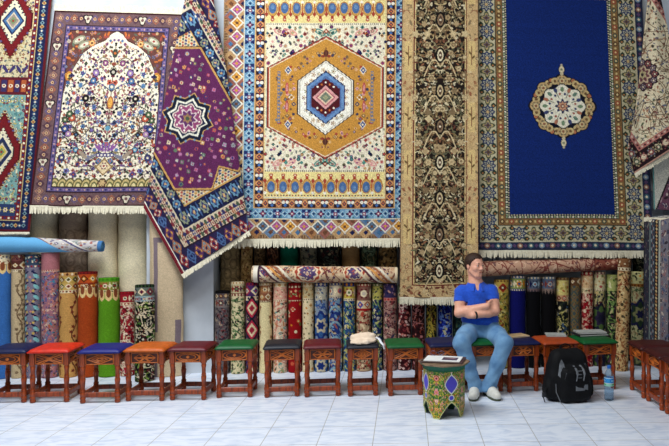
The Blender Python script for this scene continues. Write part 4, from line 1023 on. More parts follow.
front = [
 # x0, x1, ytop, bands, field, back, extra, label
 (-9, 10.5, 254, [(10, CR, 'floral', [(120, 90, 60), (90, 110, 150), RED]), (2.5, (206, 190, 160), 'dot', [BROWN])], ((74, 124, 182), 'felt', [(84, 134, 190)], 5), (150, 130, 104), L_border, 'steel blue plain rolled carpet with cream floral end, at the far left edge'),
 (11, 24.5, 254, [(7, (140, 90, 84), 'floral', [CR, (90, 50, 60), TAN]), (9, (110, 66, 60), 'dia', [CR, TAN, BROWN]), (2, CR, 'dot', [BROWN])], ((204, 184, 150), 'plain', [TAN], 5), TAN, side_vine((120, 96, 74), (160, 140, 110), (.10, .22)), 'narrow beige rolled carpet with brown end bands, beside the steel blue roll'),
 (25, 40.5, 254, [(11, (70, 90, 110), 'floral', [(150, 190, 190), (170, 70, 60), CR, NAVY]), (3, (120, 110, 130), 'dot', [CR, RED])], ((142, 136, 150), 'sparse', [(90, 90, 120), (206, 150, 140)], 7), TAN, arabesque((26, 34, 84), (150, 200, 200), (206, 180, 110)), 'grey rolled carpet with dark navy arabesques, standing left of the pink roll'),
 (41, 58.5, 252, [(18, (184, 128, 132), 'sparse', [(200, 150, 150), (160, 100, 110)])[:2]+('plain', [PINK]), (2, (220, 190, 170), 'dot', [RED])], ((176, 128, 136), 'floral', [(120, 110, 150), (206, 150, 140), (220, 190, 170), (190, 120, 90), (80, 150, 170)], 5), (170, 110, 116), None, 'dusty pink rolled carpet with a small all-over pattern'),
 (59, 77, 272, [(4, TAN, 'dot', [BROWN, CR]), (7, (196, 168, 96), 'dia', [(120, 70, 50), CR, GREEN]), (7, (206, 176, 110), 'dia', [GREEN, CR, RED]), (3, CR, 'dot', [BROWN, RED])], ((208, 166, 104), 'felt', [(214, 174, 112)], 6), TAN, side_vine((110, 66, 46), (150, 60, 50), (-.14, .16)), 'tan rolled carpet with green and brown patterned end, left of the rust roll'),
 (77.5, 97, 271, [(3, (140, 40, 34), 'dot', [MAROON]), (9, (196, 96, 44), 'dia', [(110, 50, 34), GOLD, CR]), (5, (150, 60, 36), 'flower', [CR, BROWN, GOLD]), (2, CR, 'dot', [RED])], ((182, 88, 38), 'felt', [(190, 98, 44)], 6), (150, 40, 34), L_border, 'rust orange rolled carpet with a red edge, between the tan and green rolls'),
 (98, 119, 277, [(4, (96, 160, 40), 'dot', [(80, 140, 30)]), (9, (150, 150, 66), 'flower', [(180, 50, 60), CR, GREEN]), (3, CR, 'dot', [(180, 60, 60), GREEN])], ((112, 164, 42), 'felt', [(120, 172, 48)], 6), (96, 170, 40), L_border, 'bright green rolled carpet in the left front row'),
 (119.5, 134, 291, [(3, (140, 30, 44), 'dot', [RED]), (8, (170, 40, 60), 'flower', [CR, NAVY, RED]), (3, CR, 'dot', [RED])], ((170, 48, 62), 'floral', [CR, (226, 190, 180), (110, 20, 40), (240, 220, 200)], 4.6), (150, 40, 50), None, 'short red and white rolled carpet, right of the bright green roll'),
 (134.5, 154, 284, [(3, BLACK, 'dot', [GREEN]), (9, (120, 130, 120), 'dia', [CR, (150, 70, 70), NAVY]), (5, (170, 190, 190), 'flower', [(60, 90, 130), CR, RED])], ((26, 32, 30), 'floral', [CR, (96, 140, 60), (220, 210, 190), (150, 170, 90), (120, 60, 60)], 5), (40, 40, 40), None, 'black and green rolled carpet with white flowers, beside the tall tan kilim'),
 (214, 229.5, 290, [(3, (30, 26, 30), 'dot', [BLACK]), (5, (110, 100, 104), 'dia', [CR, BROWN, TAN]), (9, (150, 140, 136), 'flower', [(70, 70, 80), CR, (150, 80, 70)])], ((128, 118, 118), 'floral', [(70, 60, 70), (176, 160, 140), (140, 80, 80), (100, 100, 110)], 5.5), (30, 28, 30), None, 'grey rolled carpet with a black end, next to the white pillar'),
 (230, 244.5, 281, [(3, CR, 'dot', [TAN]), (9, (206, 196, 160), 'flower', [(110, 60, 80), (120, 140, 90), RED]), (3, (140, 70, 60), 'dot', [CR])], ((226, 214, 176), 'floral', [(90, 120, 80), (110, 140, 90), (150, 110, 100), (60, 60, 60), (120, 150, 110)], 5.4), CR, None, 'cream and green floral rolled carpet, second from the white pillar'),
 (245, 258, 282, [(3, (150, 40, 60), 'dot', [NAVY]), (11, (90, 60, 110), 'dia', [(70, 90, 150), (170, 60, 90), CR]), (4, CR, 'dot', [RED, NAVY])], ((120, 70, 84), 'floral', [(60, 60, 110), (206, 190, 160), (80, 110, 100)], 6), MAROON, diam([(44, 44, 60), (196, 60, 90), (230, 214, 180), (170, 50, 76)]), 'purple and navy rolled carpet with pink diamonds in a column'),
 (258.5, 272, 282, [(3, CR, 'dot', [TAN]), (8, (170, 120, 90), 'flower', [CR, (90, 50, 40), TAN]), (7, (150, 100, 76), 'dia', [CR, BROWN, TAN]), (2, BROWN, 'dot', [CR])], ((234, 220, 176), 'felt', [(226, 212, 168)], 6), CR, side_vine((150, 110, 80), (180, 140, 100), (-.2, .2)), 'plain cream rolled carpet with brown patterned end'),
 (272.5, 287, 282, [(5, CR, 'dot', [TAN]), (12, (226, 180, 160), 'floral', [(206, 120, 110), CR, (190, 150, 120)]), (2, CR, 'dot', [RED])], ((228, 206, 180), 'floral', [(206, 130, 120), (150, 170, 130), (120, 170, 160), (206, 150, 110), (240, 224, 200)], 5.6), CR, None, 'pale pink and cream floral rolled carpet, left of the red roll'),
 (287.5, 301, 282, [(3, (140, 20, 30), 'dot', [RED]), (3, (150, 24, 34), 'dot', [CR]), (11, (160, 26, 36), 'floral', [(110, 140, 90), GOLD, (230, 190, 150)]), (2, (150, 24, 34), 'dot', [CR])], ((164, 22, 34), 'sparse', [GOLD, CR, (110, 120, 70), (206, 110, 80)], 9), MAROON, None, 'deep red rolled carpet with sparse gold flowers'),
 (301.5, 313.5, 282, [(4, CR, 'dot', [TAN]), (12, (206, 190, 150), 'floral', [BLACK, (110, 80, 60), TAN]), (2, CR, 'dot', [BROWN])], ((232, 216, 180), 'sparse', [(110, 80, 50), GOLD, (120, 130, 90), BLACK], 6), CR, None, 'cream rolled carpet with black motif end, right of the deep red roll'),
 (314, 327.5, 282, [(4, (70, 90, 150), 'dot', [CR]), (13, (190, 186, 170), 'floral', [(90, 110, 140), (150, 120, 100), CR])], ((150, 164, 180), 'floral', [(60, 90, 150), (196, 190, 170), (90, 130, 170), (120, 110, 90)], 5.6), (90, 100, 140), bigblob((40, 66, 130), (70, 110, 160), (206, 196, 170)), 'pale blue lattice rolled carpet with navy medallions'),
 (328, 342, 282, [(3, (60, 70, 130), 'dot', [CR]), (11, (210, 196, 170), 'flower', [(190, 110, 110), (90, 110, 150), CR]), (2, (60, 60, 110), 'dot', [CR])], ((52, 76, 140), 'floral', [(140, 170, 190), (206, 190, 160), (30, 40, 100), (170, 110, 100), (90, 130, 180)], 5.4), NAVY, plumes((150, 180, 190), CR), 'mid blue floral rolled carpet with plumes, right of the pale blue lattice one'),
 (342.5, 355, 282, [(4, (60, 80, 140), 'dot', [GOLD]), (12, (206, 186, 96), 'flower', [(110, 130, 90), (150, 70, 60), CR]), (2, CR, 'dot', [NAVY])], ((60, 96, 140), 'floral', [(206, 196, 120), (110, 160, 130), (30, 50, 100), (226, 214, 170)], 5.2), NAVY, None, 'blue rolled carpet with a yellow flowered end, left of the red and cream roll'),
 (355.5, 371, 283, [(3, (160, 40, 44), 'dot', [CR]), (14, (150, 110, 96), 'flower', [(200, 190, 176), (120, 40, 50), CR]), (8, (226, 206, 170), 'dia', [RED, CR, BLUE]), (2, (170, 40, 44), 'dot', [RED])], ((196, 170, 140), 'floral', [(150, 50, 50), (120, 130, 90), (226, 206, 170), (90, 60, 60), (190, 90, 70)], 5.4), (150, 40, 44), None, 'red and cream rolled carpet with arched end, behind the cream cloth'),
 (371.5, 382, 283, [(3, (120, 130, 80), 'dot', [CR]), (13, (196, 186, 110), 'floral', [(90, 110, 60), NAVY, CR])], ((36, 54, 100), 'floral', [(190, 190, 130), (70, 110, 150), (110, 140, 90), CR], 5), NAVY, None, 'narrow navy rolled carpet with yellow green end, left of the mauve and maroon roll'),
 (382.5, 396.5, 283, [(14, (70, 60, 100), 'floral', [(150, 120, 150), NAVY, (190, 150, 140)]), (3, (196, 130, 120), 'dot', [RED])], ((176, 140, 130), 'floral', [(110, 50, 60), (60, 60, 90), (206, 180, 160), (150, 80, 80), (90, 110, 90)], 5), (70, 50, 80), None, 'mauve and maroon rolled carpet touching the long runner on its left'),
 (397, 410.5, 284, [(18, (150, 164, 136), 'floral', [(80, 110, 90), CR, (120, 60, 60)])], ((84, 24, 34), 'floral', [(220, 190, 180), (150, 60, 70), (56, 12, 24), (190, 120, 110)], 5.4), MAROON, None, 'dark red rolled carpet with pale green upper end under the runner'),
 (411, 424.5, 284, [(10, (70, 20, 30), 'floral', [(190, 110, 110), CR])], ((62, 18, 26), 'floral', [(196, 140, 136), (150, 80, 60), (40, 8, 16), (110, 50, 60)], 5.2), MAROON, None, 'maroon rolled carpet with pale flowers under the runner'),
 (425, 436.5, 284, [(10, (40, 50, 30), 'floral', [GOLD, CR])], ((28, 34, 24), 'floral', [(190, 170, 80), (80, 110, 60), (150, 130, 80), (110, 40, 40)], 4.6), BLACK, None, 'dark green and yellow rolled carpet under the runner'),
 (437, 451.5, 284, [(10, (40, 50, 130), 'floral', [PINK, CR]), (6, (60, 70, 150), 'flower', [(190, 110, 110), CR, NAVY])], ((26, 40, 136), 'floral', [(120, 150, 206), (60, 90, 190), (196, 190, 150), (16, 24, 90)], 5), NAVY, None, "bright blue floral rolled carpet left of the man's elbow"),
 (452, 466, 284, [(10, (30, 50, 50), 'floral', [TEAL, CR])], ((20, 40, 44), 'floral', [(50, 90, 90), (90, 110, 80), (16, 24, 30)], 5.4), BLACK, None, 'dark teal rolled carpet hidden mostly behind the seated man'),
 (493, 508.5, 279, [(3, (200, 170, 90), 'dot', [BROWN]), (10, (206, 180, 100), 'dia', [(110, 90, 50), CR, RED])], ((186, 166, 86), 'floral', [(110, 110, 60), (150, 80, 50), (220, 206, 140), (70, 80, 50), (130, 140, 80)], 5.2), TAN, None, "mustard yellow floral rolled carpet at the man's left shoulder"),
 (509, 525, 275, [(3, (90, 110, 150), 'dot', [CR]), (10, (150, 160, 96), 'flower', [GOLD, (60, 90, 150), CR]), (2, (60, 80, 140), 'dot', [CR])], ((20, 26, 112), 'felt', [(24, 30, 120)], 6), NAVY, None, 'plain royal blue rolled carpet with a yellow and blue end'),
 (525.5, 540, 276, [(3, (110, 130, 150), 'dot', [CR]), (9, (100, 110, 126), 'flower', [(170, 190, 200), (150, 100, 90), NAVY]), (3, (60, 60, 70), 'zig', [(130, 110, 110)])], ((12, 12, 18), 'felt', [(16, 16, 22)], 6), BLACK, None, 'plain black rolled carpet with grey blue end, next to the royal blue roll'),
 (540.5, 555, 276, [(3, (110, 130, 150), 'dot', [CR]), (9, (104, 116, 136), 'flower', [(190, 180, 170), (90, 120, 150), (140, 70, 60)]), (5, (20, 20, 26), 'zig', [(150, 130, 120)])], ((14, 12, 16), 'felt', [(18, 16, 20)], 6), BLACK, None, 'plain black rolled carpet with zigzag lower edge, beside the yellow cream roll'),
 (555.5, 568.5, 277, [(3, (150, 130, 90), 'dot', [BROWN]), (14, (222, 208, 140), 'sparse', [GOLD])[:2]+('floral', [(180, 160, 90), (196, 130, 80), CR]), (6, (206, 170, 130), 'dia', [RED, CR, BROWN])], ((30, 34, 36), 'floral', [(206, 196, 130), (80, 110, 140), (226, 210, 170), (60, 70, 50)], 5.4), TAN, None, 'yellow cream rolled carpet with black floral lower half'),
 (569, 580, 277, [(8, (120, 90, 60), 'dia', [TAN, BROWN, CR])], ((130, 124, 90), 'lattice', [(90, 100, 90), (70, 90, 110), (160, 120, 70)], 7), BROWN, None, 'narrow olive lattice rolled carpet'),
 (580.5, 592.5, 271, [(4, (170, 50, 60), 'dot', [CR]), (12, (220, 190, 150), 'floral', [(190, 110, 80), CR, (150, 140, 90)]), (5, (226, 206, 170), 'floral', [RED, GREEN])], ((158, 26, 42), 'floral', [(222, 180, 160), (190, 70, 80), (110, 10, 24), (226, 206, 180)], 5), RED, None, 'crimson rolled carpet with cream flowered end in the right front row'),
 (593, 605, 271, [(3, (150, 110, 110), 'dot', [CR]), (14, (214, 206, 170), 'floral', [(180, 90, 90), (110, 140, 90), TAN]), (2, CR, 'dot', [BROWN])], ((196, 186, 140), 'floral', [(60, 90, 50), (46, 40, 70), (206, 180, 130), (110, 60, 60)], 5.4), TAN, bigblob((40, 40, 66), (96, 120, 70), (60, 50, 80)), 'cream and green rolled carpet with dark purple blotches'),
 (605.5, 617, 274, [(16, (190, 196, 130), 'floral', [(96, 130, 60), (226, 220, 180), BROWN])], ((56, 66, 50), 'floral', [(150, 180, 110), (40, 30, 60), (206, 196, 150), (110, 70, 90)], 5.2), GREEN, None, 'dark green rolled carpet just left of the tall cream floral roll'),
 (630.5, 644, 271, [(12, (206, 200, 150), 'floral', [(60, 60, 50), GOLD, (110, 120, 80)]), (3, (170, 120, 60), 'dot', [BROWN])], ((196, 190, 150), 'floral', [(110, 120, 80), (60, 60, 80), (170, 130, 100), (90, 110, 80)], 5.4), TAN, bigblob((50, 50, 90), (60, 80, 60), (150, 150, 110)), 'pale green rolled carpet with a navy rosette, right of the tall cream floral roll'),
]
for i, (x0, x1, yt, bands, field, back, extra, label) in enumerate(front):
    bands = [b if len(b) == 4 else b for b in bands]
    make_roll(label, x0, x1, yt, YF if i != 8 else -.735, bands, field, GF, 100+i, lean=.045, back=back, extra=extra)
make_roll('tall cream floral rolled carpet with dark flared top, in front of the right row', 617.5, 630.5, 258, -.735,
          [(9, (150, 110, 76), 'floral', [CR, BROWN, TAN]), (3, CR, 'dot', [BROWN])], ((214, 184, 136), 'floral', [(150, 90, 60), (120, 110, 70), (226, 206, 160), (170, 120, 80), (90, 80, 60)], 5), GF, 161, lean=.02, tilt_px=-3.5, back=(110, 80, 60))
make_roll('wide tan kilim roll with faded purple bars, leaning on the white pillar', 148.5, 183, 216, -.55, [(3, (206, 186, 150), 'dot', [(190, 170, 136)])], ((206, 184, 150), 'felt', [(196, 176, 140), (214, 194, 160)], 5), GF, 162, lean=.02, extra=kilim, rx=2.4, dye=1.0)

BEIGE = (222, 210, 180)
rear = [
 (29, 58, 190, [], (BEIGE, 'felt', [(198, 186, 156)], 4), 'pale beige rolled carpet underside below the turquoise tribal carpet'),
 (59, 87.5, 190, [(40, (150, 130, 112), 'floral', [(120, 100, 90), (170, 150, 130)])], ((142, 124, 106), 'damask', [(122, 104, 90), (160, 140, 120)], 15), 'grey brown rolled carpet with faint large scrolls, behind the blue backed roll'),
 (88, 117.5, 190, [], ((236, 222, 190), 'felt', [(228, 214, 182)], 4), 'thick cream rolled carpet underside behind the bright green roll'),
 (118, 149, 190, [], ((230, 218, 184), 'felt', [(222, 210, 176)], 4), 'thick cream rolled carpet underside next to the tan kilim'),
 (219.5, 240, 226, [(24, (150, 130, 96), 'floral', [(120, 104, 80), (176, 156, 120)])], ((156, 136, 100), 'damask', [(126, 110, 84), (180, 156, 116)], 12), 'olive beige back row roll next to the white pillar'),
 (240, 252.5, 226, [], ((176, 146, 96), 'floral', [(140, 110, 70), (200, 170, 120), (130, 90, 60)], 5.4), 'golden tan back row roll, left end above the long patterned roll'),
 (253, 265.5, 226, [], ((104, 84, 60), 'floral', [(150, 124, 84), (70, 56, 44), (130, 100, 70)], 5), 'dark olive back row roll above the long patterned roll'),
 (266, 279, 226, [], ((76, 50, 40), 'floral', [(150, 110, 80), (50, 30, 30), (120, 70, 50)], 5), 'dark brown back row roll left of the plain teal roll'),
 (279.5, 298.5, 226, [], ((18, 116, 92), 'felt', [(22, 124, 98)], 5), 'plain teal green roll in the back row'),
 (299, 317.5, 226, [], ((136, 132, 110), 'floral', [(96, 100, 90), (176, 166, 140), (120, 90, 80), (70, 80, 80)], 5.4), 'grey floral back row roll right of the plain teal roll'),
 (318, 340, 226, [], ((40, 40, 38), 'floral', [(80, 90, 80), (150, 140, 110), (30, 30, 30), (90, 50, 50)], 6), 'black floral back row roll above the long patterned roll'),
 (340.5, 359.5, 226, [], ((166, 134, 92), 'felt', [(156, 124, 84)], 4), 'plain camel back row roll above the long patterned roll'),
 (360, 377, 226, [], ((84, 96, 76), 'floral', [(130, 150, 120), (50, 60, 50), (160, 150, 110)], 6), 'dark green scrolled back row roll above the long patterned roll'),
 (377.5, 396.5, 226, [], ((140, 112, 72), 'floral', [(190, 160, 110), (90, 70, 50), (60, 60, 50)], 5.4), 'brown gold back row roll beside the long runner'),
 (617, 631, 243, [(14, (70, 50, 50), 'floral', [(150, 110, 90), BLACK])], ((70, 54, 50), 'floral', [(140, 110, 90), (40, 30, 34), (110, 70, 60)], 5), 'dark brown back row roll behind the tall cream floral roll'),
 (632, 645, 243, [], ((40, 44, 40), 'floral', [(90, 100, 80), (150, 140, 110), (30, 30, 34)], 5), 'blackish back row roll at the right corner'),
]
for i, (x0, x1, yt, bands, field, label) in enumerate(rear):
    make_roll(label, x0, x1, yt, (YR if i > 3 else -.19)-.02*(i % 2)*(i > 3), bands, field, GR, 300+i, lean=.01 if i < 4 else .03, back=(150, 130, 104), z0=0.0, dye=1.0 if i < 4 else 1.2)

# -- rolls lying on top of the standing ones
def lying(label, xl, xr, yl, yr, rl, rr_px, Y, paint, seed, back):
    a = at(xl, yl, Y); b = at(xr, yr, Y); ax = b-a; Lm = np.linalg.norm(ax)
    pxm = abs(xr-xl)/abs(b[0]-a[0]); r = rl/pxm
    cv = paint(2*math.pi*rl, Lm*pxm)
    P, (A, E, G) = roll_mesh(a, ax, r, Lm, cv, 1.0, seam=2.4, taper=rr_px/rl, seed=seed)
    base = (a+b)/2; base[2] -= r
    o = link(bpy.data.objects.new('rolled_carpet', np_mesh('rolled_carpet', P.reshape(-1, 3)-base, grid_faces(*P.shape[:2]), lin(cv.a).reshape(-1, 3), WOOL)))
    o.location = base; tag(o, label, 'carpet', 'rolled carpets lying on top of the others')
    for (pt, n, k, fl) in ((a, -A, 1.0, True), (b, A, rr_px/rl, False)):
        ev, ef, ec = end_mesh(pt-base, n, E, G, r*k*.96, back, cv.a[0 if not fl else -1, cv.W//2])
        link(bpy.data.objects.new('rolled_end', np_mesh('rolled_end', ev, ef if not fl else ef[:, ::-1], ec, WOOL)), o)
    return o
# canvas rows run from the right end (0) to the left end
def p_long(w, h):
    rng = random.Random(7); c = Cv(w, h, (206, 176, 140), 1.9)
    vines(c, (0, 0, w, h), 90, (110, 60, 50), .9, rng, 9)
    scatter(c, (0, 0, w, h), 4.6, [(90, 60, 80), (160, 90, 70), (226, 200, 160), (60, 50, 80), (196, 130, 80), (130, 50, 50)], rng, None, .25, .46, 'fflbo')
    for (y, r) in ((h*.62, 15), (h*.30, 12), (h*.93, 10)):
        c.rose(w/2+3, y, r, 12, .05, (226, 200, 160)); c.rose(w/2+3, y, r*.86, 12, .05, (170, 70, 50)); c.rose(w/2+3, y, r*.72, 10, .06, (230, 206, 170)); c.rose(w/2+3, y, r*.6, 10, .1, (90, 70, 110)); scatter(c, (w/2-6, y-r*.5, w/2+12, y+r*.5), 3.6, [(230, 206, 170), (60, 50, 90), (180, 90, 80)], rng)
    for s, q in ((0, (226, 214, 190)), (4, (150, 90, 60)), (9, (214, 150, 80)), (14, (226, 214, 190)), (17, (90, 50, 60)), (24, (226, 206, 170))):
        c.mask(lambda X, Y: abs(Y-(12+s)-(X-w/2)*.9) < 1.4, q); c.mask(lambda X, Y: abs(Y-(h-34+s)-(X-w/2)*.9) < 1.4, q)
    c.rect(0, h-6, w, h-2, (236, 226, 206)); c.rect(0, h-8, w, h-6, (60, 40, 50)); c.rect(0, 0, w, 3, (226, 206, 170))
    return c
lying('long multicoloured rolled carpet lying along the tops of the middle row', 252, 397, 273.5, 274.5, 8.3, 8.0, -.50, p_long, 1, (190, 150, 110))
def p_pink(w, h):
    rng = random.Random(9); c = Cv(w, h, (196, 154, 126), 1.9)
    vines(c, (0, 0, w, h), 90, (126, 62, 54), 1.0, rng, 12)
    scatter(c, (0, 0, w, h), 6.4, [(130, 66, 58), (210, 172, 144), (160, 104, 84), (220, 186, 156), (120, 84, 80)], rng, None, .22, .42, 'fllbv')
    c.rect(0, h*.18, w, h*.185, (110, 50, 50)); c.rect(0, 0, w, h*.18, (136, 76, 60)); scatter(c, (0, 0, w, h*.18), 5, [(120, 50, 46), (206, 160, 130), (90, 40, 40)], rng)
    return c
lying('dusty rose rolled carpet lying under the royal blue carpet, right of the man', 478, 617, 268.5, 263.0, 7.6, 6.2, -.50, p_pink, 2, (150, 100, 84))
def p_sky(w, h):
    rng = random.Random(11); c = Cv(w, h, (104, 170, 214), 1.9)
    pat = Cv(w, h, (196, 190, 186), 1.9)
    scatter(pat, (0, 0, w, h), 5, [(110, 100, 130), (160, 90, 80), (226, 220, 206), (140, 150, 140), (190, 160, 120)], rng, None, .28, .48, 'fflbo')
    for s, q in ((0, (226, 214, 190)), (3, (120, 80, 90)), (26, (60, 60, 110)), (30, (226, 220, 206))):
        pat.mask(lambda X, Y: abs(Y-52+s-(X-w/2)*1.3) < 1.3, q)
    pat.mask(lambda X, Y: Y < 4, (70, 120, 170))
    X = (np.arange(c.W)+.5)/c.k; Y = (np.arange(c.H)+.5)/c.k
    m = (Y[:, None]-(X[None, :]-w/2)*1.5) < 48
    c.a[m] = pat.a[m]
    return c
lying('sky blue backed rolled carpet lying across the left row, patterned at its open end', -14, 102.5, 243.5, 246.0, 9.2, 5.6, -.50, p_sky, 3, (90, 150, 190))

# ------------------------------------------------------------------ stools
WOODM = noise_mat('turned_wood', (174, 72, 18), (84, 28, 7), 9, .36, .12, stretch=(6, 6, 1.2), spec=.5)
WOODL = noise_mat('carved_wood', (216, 118, 44), (140, 60, 18), 14, .38, .15, spec=.4)
WOODD = noise_mat('carved_recess', (92, 34, 12), (56, 18, 7), 16, .5, .2)
def leather(name, col): return noise_mat(name, col, tuple(int(v*.82) for v in col), 22, .45, .25, spec=.35, bscale=120)
LEATHERS = {'navy': leather('leather_navy', (12, 20, 70)), 'red': leather('leather_red', (220, 44, 16)), 'blue': leather('leather_blue', (8, 20, 120)),
            'orange': leather('leather_orange', (206, 96, 14)), 'maroon': leather('leather_maroon', (100, 10, 24)), 'green': leather('leather_green', (6, 92, 40)),
            'black': leather('leather_black', (20, 24, 36)), 'rust': leather('leather_rust', (176, 70, 26)), 'dark': leather('leather_dark', (70, 18, 18))}
SW, SD, SH = .315, .33, .462         # width, depth, seat height
def leg_prof():
    return [(.012, 0), (.020, .004), (.024, .018), (.020, .030), (.0235, .036), (.0235, .052), (.019, .058), (.024, .066), (.0245, .088), (.020, .100), (.0235, .106), (.0215, .113),
            (.0165, .124), (.0185, .16), (.0225, .20), (.0225, .212), (.018, .222), (.0215, .229), (.018, .236), (.0165, .25), (.0175, .285), (.0225, .312), (.019, .322), (.0225, .33)]
MC = {}
def cached(key, fn):
    if key not in MC: MC[key] = fn()
    return MC[key]
def m_leg():
    mb = MB().lathe(leg_prof(), 14)
    mb.box((0, 0, .383), (.045, .045, .110), .004)
    return mb.mesh('leg', WOODM, True)
def m_stretch(L): return MB().box((0, 0, 0), (L, .022, .042), .003).mesh('stretcher', WOODM)
def m_apron(L):
    return MB().box((0, 0, 0), (L, .018, .098), .002).mesh('apron', WOODD)
def m_carv(kind, L):
    mb = MB(); h = .043; w = L/2-.008
    def bar(p, q, t=.009): 
        (x0, z0), (x1, z1) = p, q; l = math.hypot(x1-x0, z1-z0); a = math.atan2(z1-z0, x1-x0)
        mb.box((0, 0, 0), (l, .008, t), .002, Matrix.Translation(((x0+x1)/2, -.012, (z0+z1)/2)) @ Matrix.Rotation(-a, 4, 'Y'))
    for z in (-h, h): bar((-w, z), (w, z), .008)
    for x in (-w, w): bar((x, -h), (x, h), .008)
    if kind == 'cross':
        for s in (-1, 1):
            bar((-w, -h*s), (w, h*s), .011); bar((-w*.55, -h*s*.95), (0, -h*s*.2), .006); bar((w*.55, -h*s*.95), (0, -h*s*.2), .006)
        for s in (-1, 1): bar((s*w*.95, -h*.5), (s*w*.4, 0), .006); bar((s*w*.95, h*.5), (s*w*.4, 0), .006)
    elif kind == 'diamond':
        for k, t in ((1, .010), (.62, .008), (.3, .008)):
            for sx in (-1, 1):
                for sz in (-1, 1): bar((sx*w*k*.92, 0), (0, sz*h*k*.92), t)
    elif kind == 'eye':
        for k, t in ((.95, .010), (.66, .008)):
            for sz in (-1, 1):
                p = [(w*k*math.cos(a), sz*h*k*.9*math.sin(a)) for a in np.linspace(0, math.pi, 9)]
                for q0, q1 in zip(p[:-1], p[1:]): bar(q0, q1, t)
        mb.lathe([(.014, 0), (.014, .006), (.008, .009)], 12, M=Matrix.Translation((0, -.006, 0)) @ Matrix.Rotation(math.pi/2, 4, 'X'))
    elif kind == 'rosette':
        for k in range(6):
            a = k*math.pi/3; bar((0, 0), (w*.75*math.cos(a), h*.9*math.sin(a)), .014)
            b = a+math.pi/3; bar((w*.8*math.cos(a), h*.85*math.sin(a)), (w*.8*math.cos(b), h*.85*math.sin(b)), .006)
    return mb.mesh('carving', WOODL)
def m_seat(W_, D_, z0, z1, puff):
    n = 18; b = .018
    xs = np.linspace(-1, 1, n)
    X, Yv = np.meshgrid(xs, xs)
    e = np.clip(1-np.maximum(abs(X), abs(Yv))**6, 0, 1)
    Z = z1-.010+(.010+puff)*np.sqrt(e)*(1-.25*(X**2+Yv**2)/2)
    P = np.stack([X*W_/2, Yv*D_/2, Z], -1).reshape(-1, 3)
    rng_ = np.concatenate([np.arange(n-1), np.arange(n-1)*n+n-1, n*n-1-np.arange(n-1), (n-1-np.arange(n-1))*n]).astype(int)
    top = P[rng_]; low = top.copy(); low[:, 2] = z0; low[:, :2] *= .975
    mid = top.copy(); mid[:, 2] = (z0+z1)/2-.004; mid[:, :2] *= 1.012
    V = np.vstack([P, mid, low]); m = len(rng_); o1 = n*n; o2 = o1+m
    k = np.arange(m); k2 = (k+1) % m
    f1 = np.stack([rng_[k], o1+k, o1+k2, rng_[k2]], -1); f2 = np.stack([o1+k, o2+k, o2+k2, o1+k2], -1)
    me = np_mesh('seat', V, np.vstack([grid_faces(n, n, 0, True), f1, f2]), None, None)
    return me
def stool(px, py, rz, col, carv, label, sx=1.0, name='stool', group='leather topped stools along the back wall', wall=True, g=None):
    """px, py: middle of the line between its two front feet"""
    p = g if g is not None else at_ground(px, py)
    W_ = SW*sx
    fwd = np.array([-math.sin(rz), math.cos(rz), 0])
    c = p+fwd*(SD/2-.02)
    r = empty(name, (c[0], c[1], 0), rz); tag(r, label, 'stool', group)
    lx, ly = W_/2-.024, SD/2-.024
    for ax in (-1, 1):
        for ay in (-1, 1):
            o = link(bpy.data.objects.new('leg', cached('leg', m_leg)), r); o.location = (ax*lx, ay*ly, 0)
    for k, (L, a, loc) in enumerate(((2*lx-.03, 0, (0, -ly, .072)), (2*lx-.03, 0, (0, ly, .072)), (2*ly-.03, math.pi/2, (-lx, 0, .072)), (2*ly-.03, math.pi/2, (lx, 0, .072)))):
        o = link(bpy.data.objects.new('stretcher', cached(('st', round(L, 3)), lambda: m_stretch(L))), r); o.location = loc; o.rotation_euler = (0, 0, a)
    for L, a, loc in ((2*lx-.044, 0, (0, -ly, .384)), (2*lx-.044, math.pi, (0, ly, .384)), (2*ly-.044, -math.pi/2, (-lx, 0, .384)), (2*ly-.044, math.pi/2, (lx, 0, .384))):
        o = link(bpy.data.objects.new('apron', cached(('ap', round(L, 3)), lambda: m_apron(L))), r); o.location = loc; o.rotation_euler = (0, 0, a)
        q = link(bpy.data.objects.new('carving', cached(('cv', carv, round(L, 3)), lambda: m_carv(carv, L))), o)
    me = cached(('seat', round(W_, 3), col), lambda: m_seat(W_+.016, SD+.03, .437, SH, .018))
    if not me.materials: me.materials.append(LEATHERS[col])
    s = link(bpy.data.objects.new('seat', me), r)
    s['label'] = {'navy': 'navy leather seat', 'red': 'orange red leather seat', 'blue': 'blue leather seat', 'orange': 'orange tan leather seat', 'maroon': 'dark red leather seat', 'green': 'green leather seat', 'black': 'black leather seat', 'rust': 'rust orange leather seat', 'dark': 'dark red leather seat'}[col]
    return r
R_ = math.radians
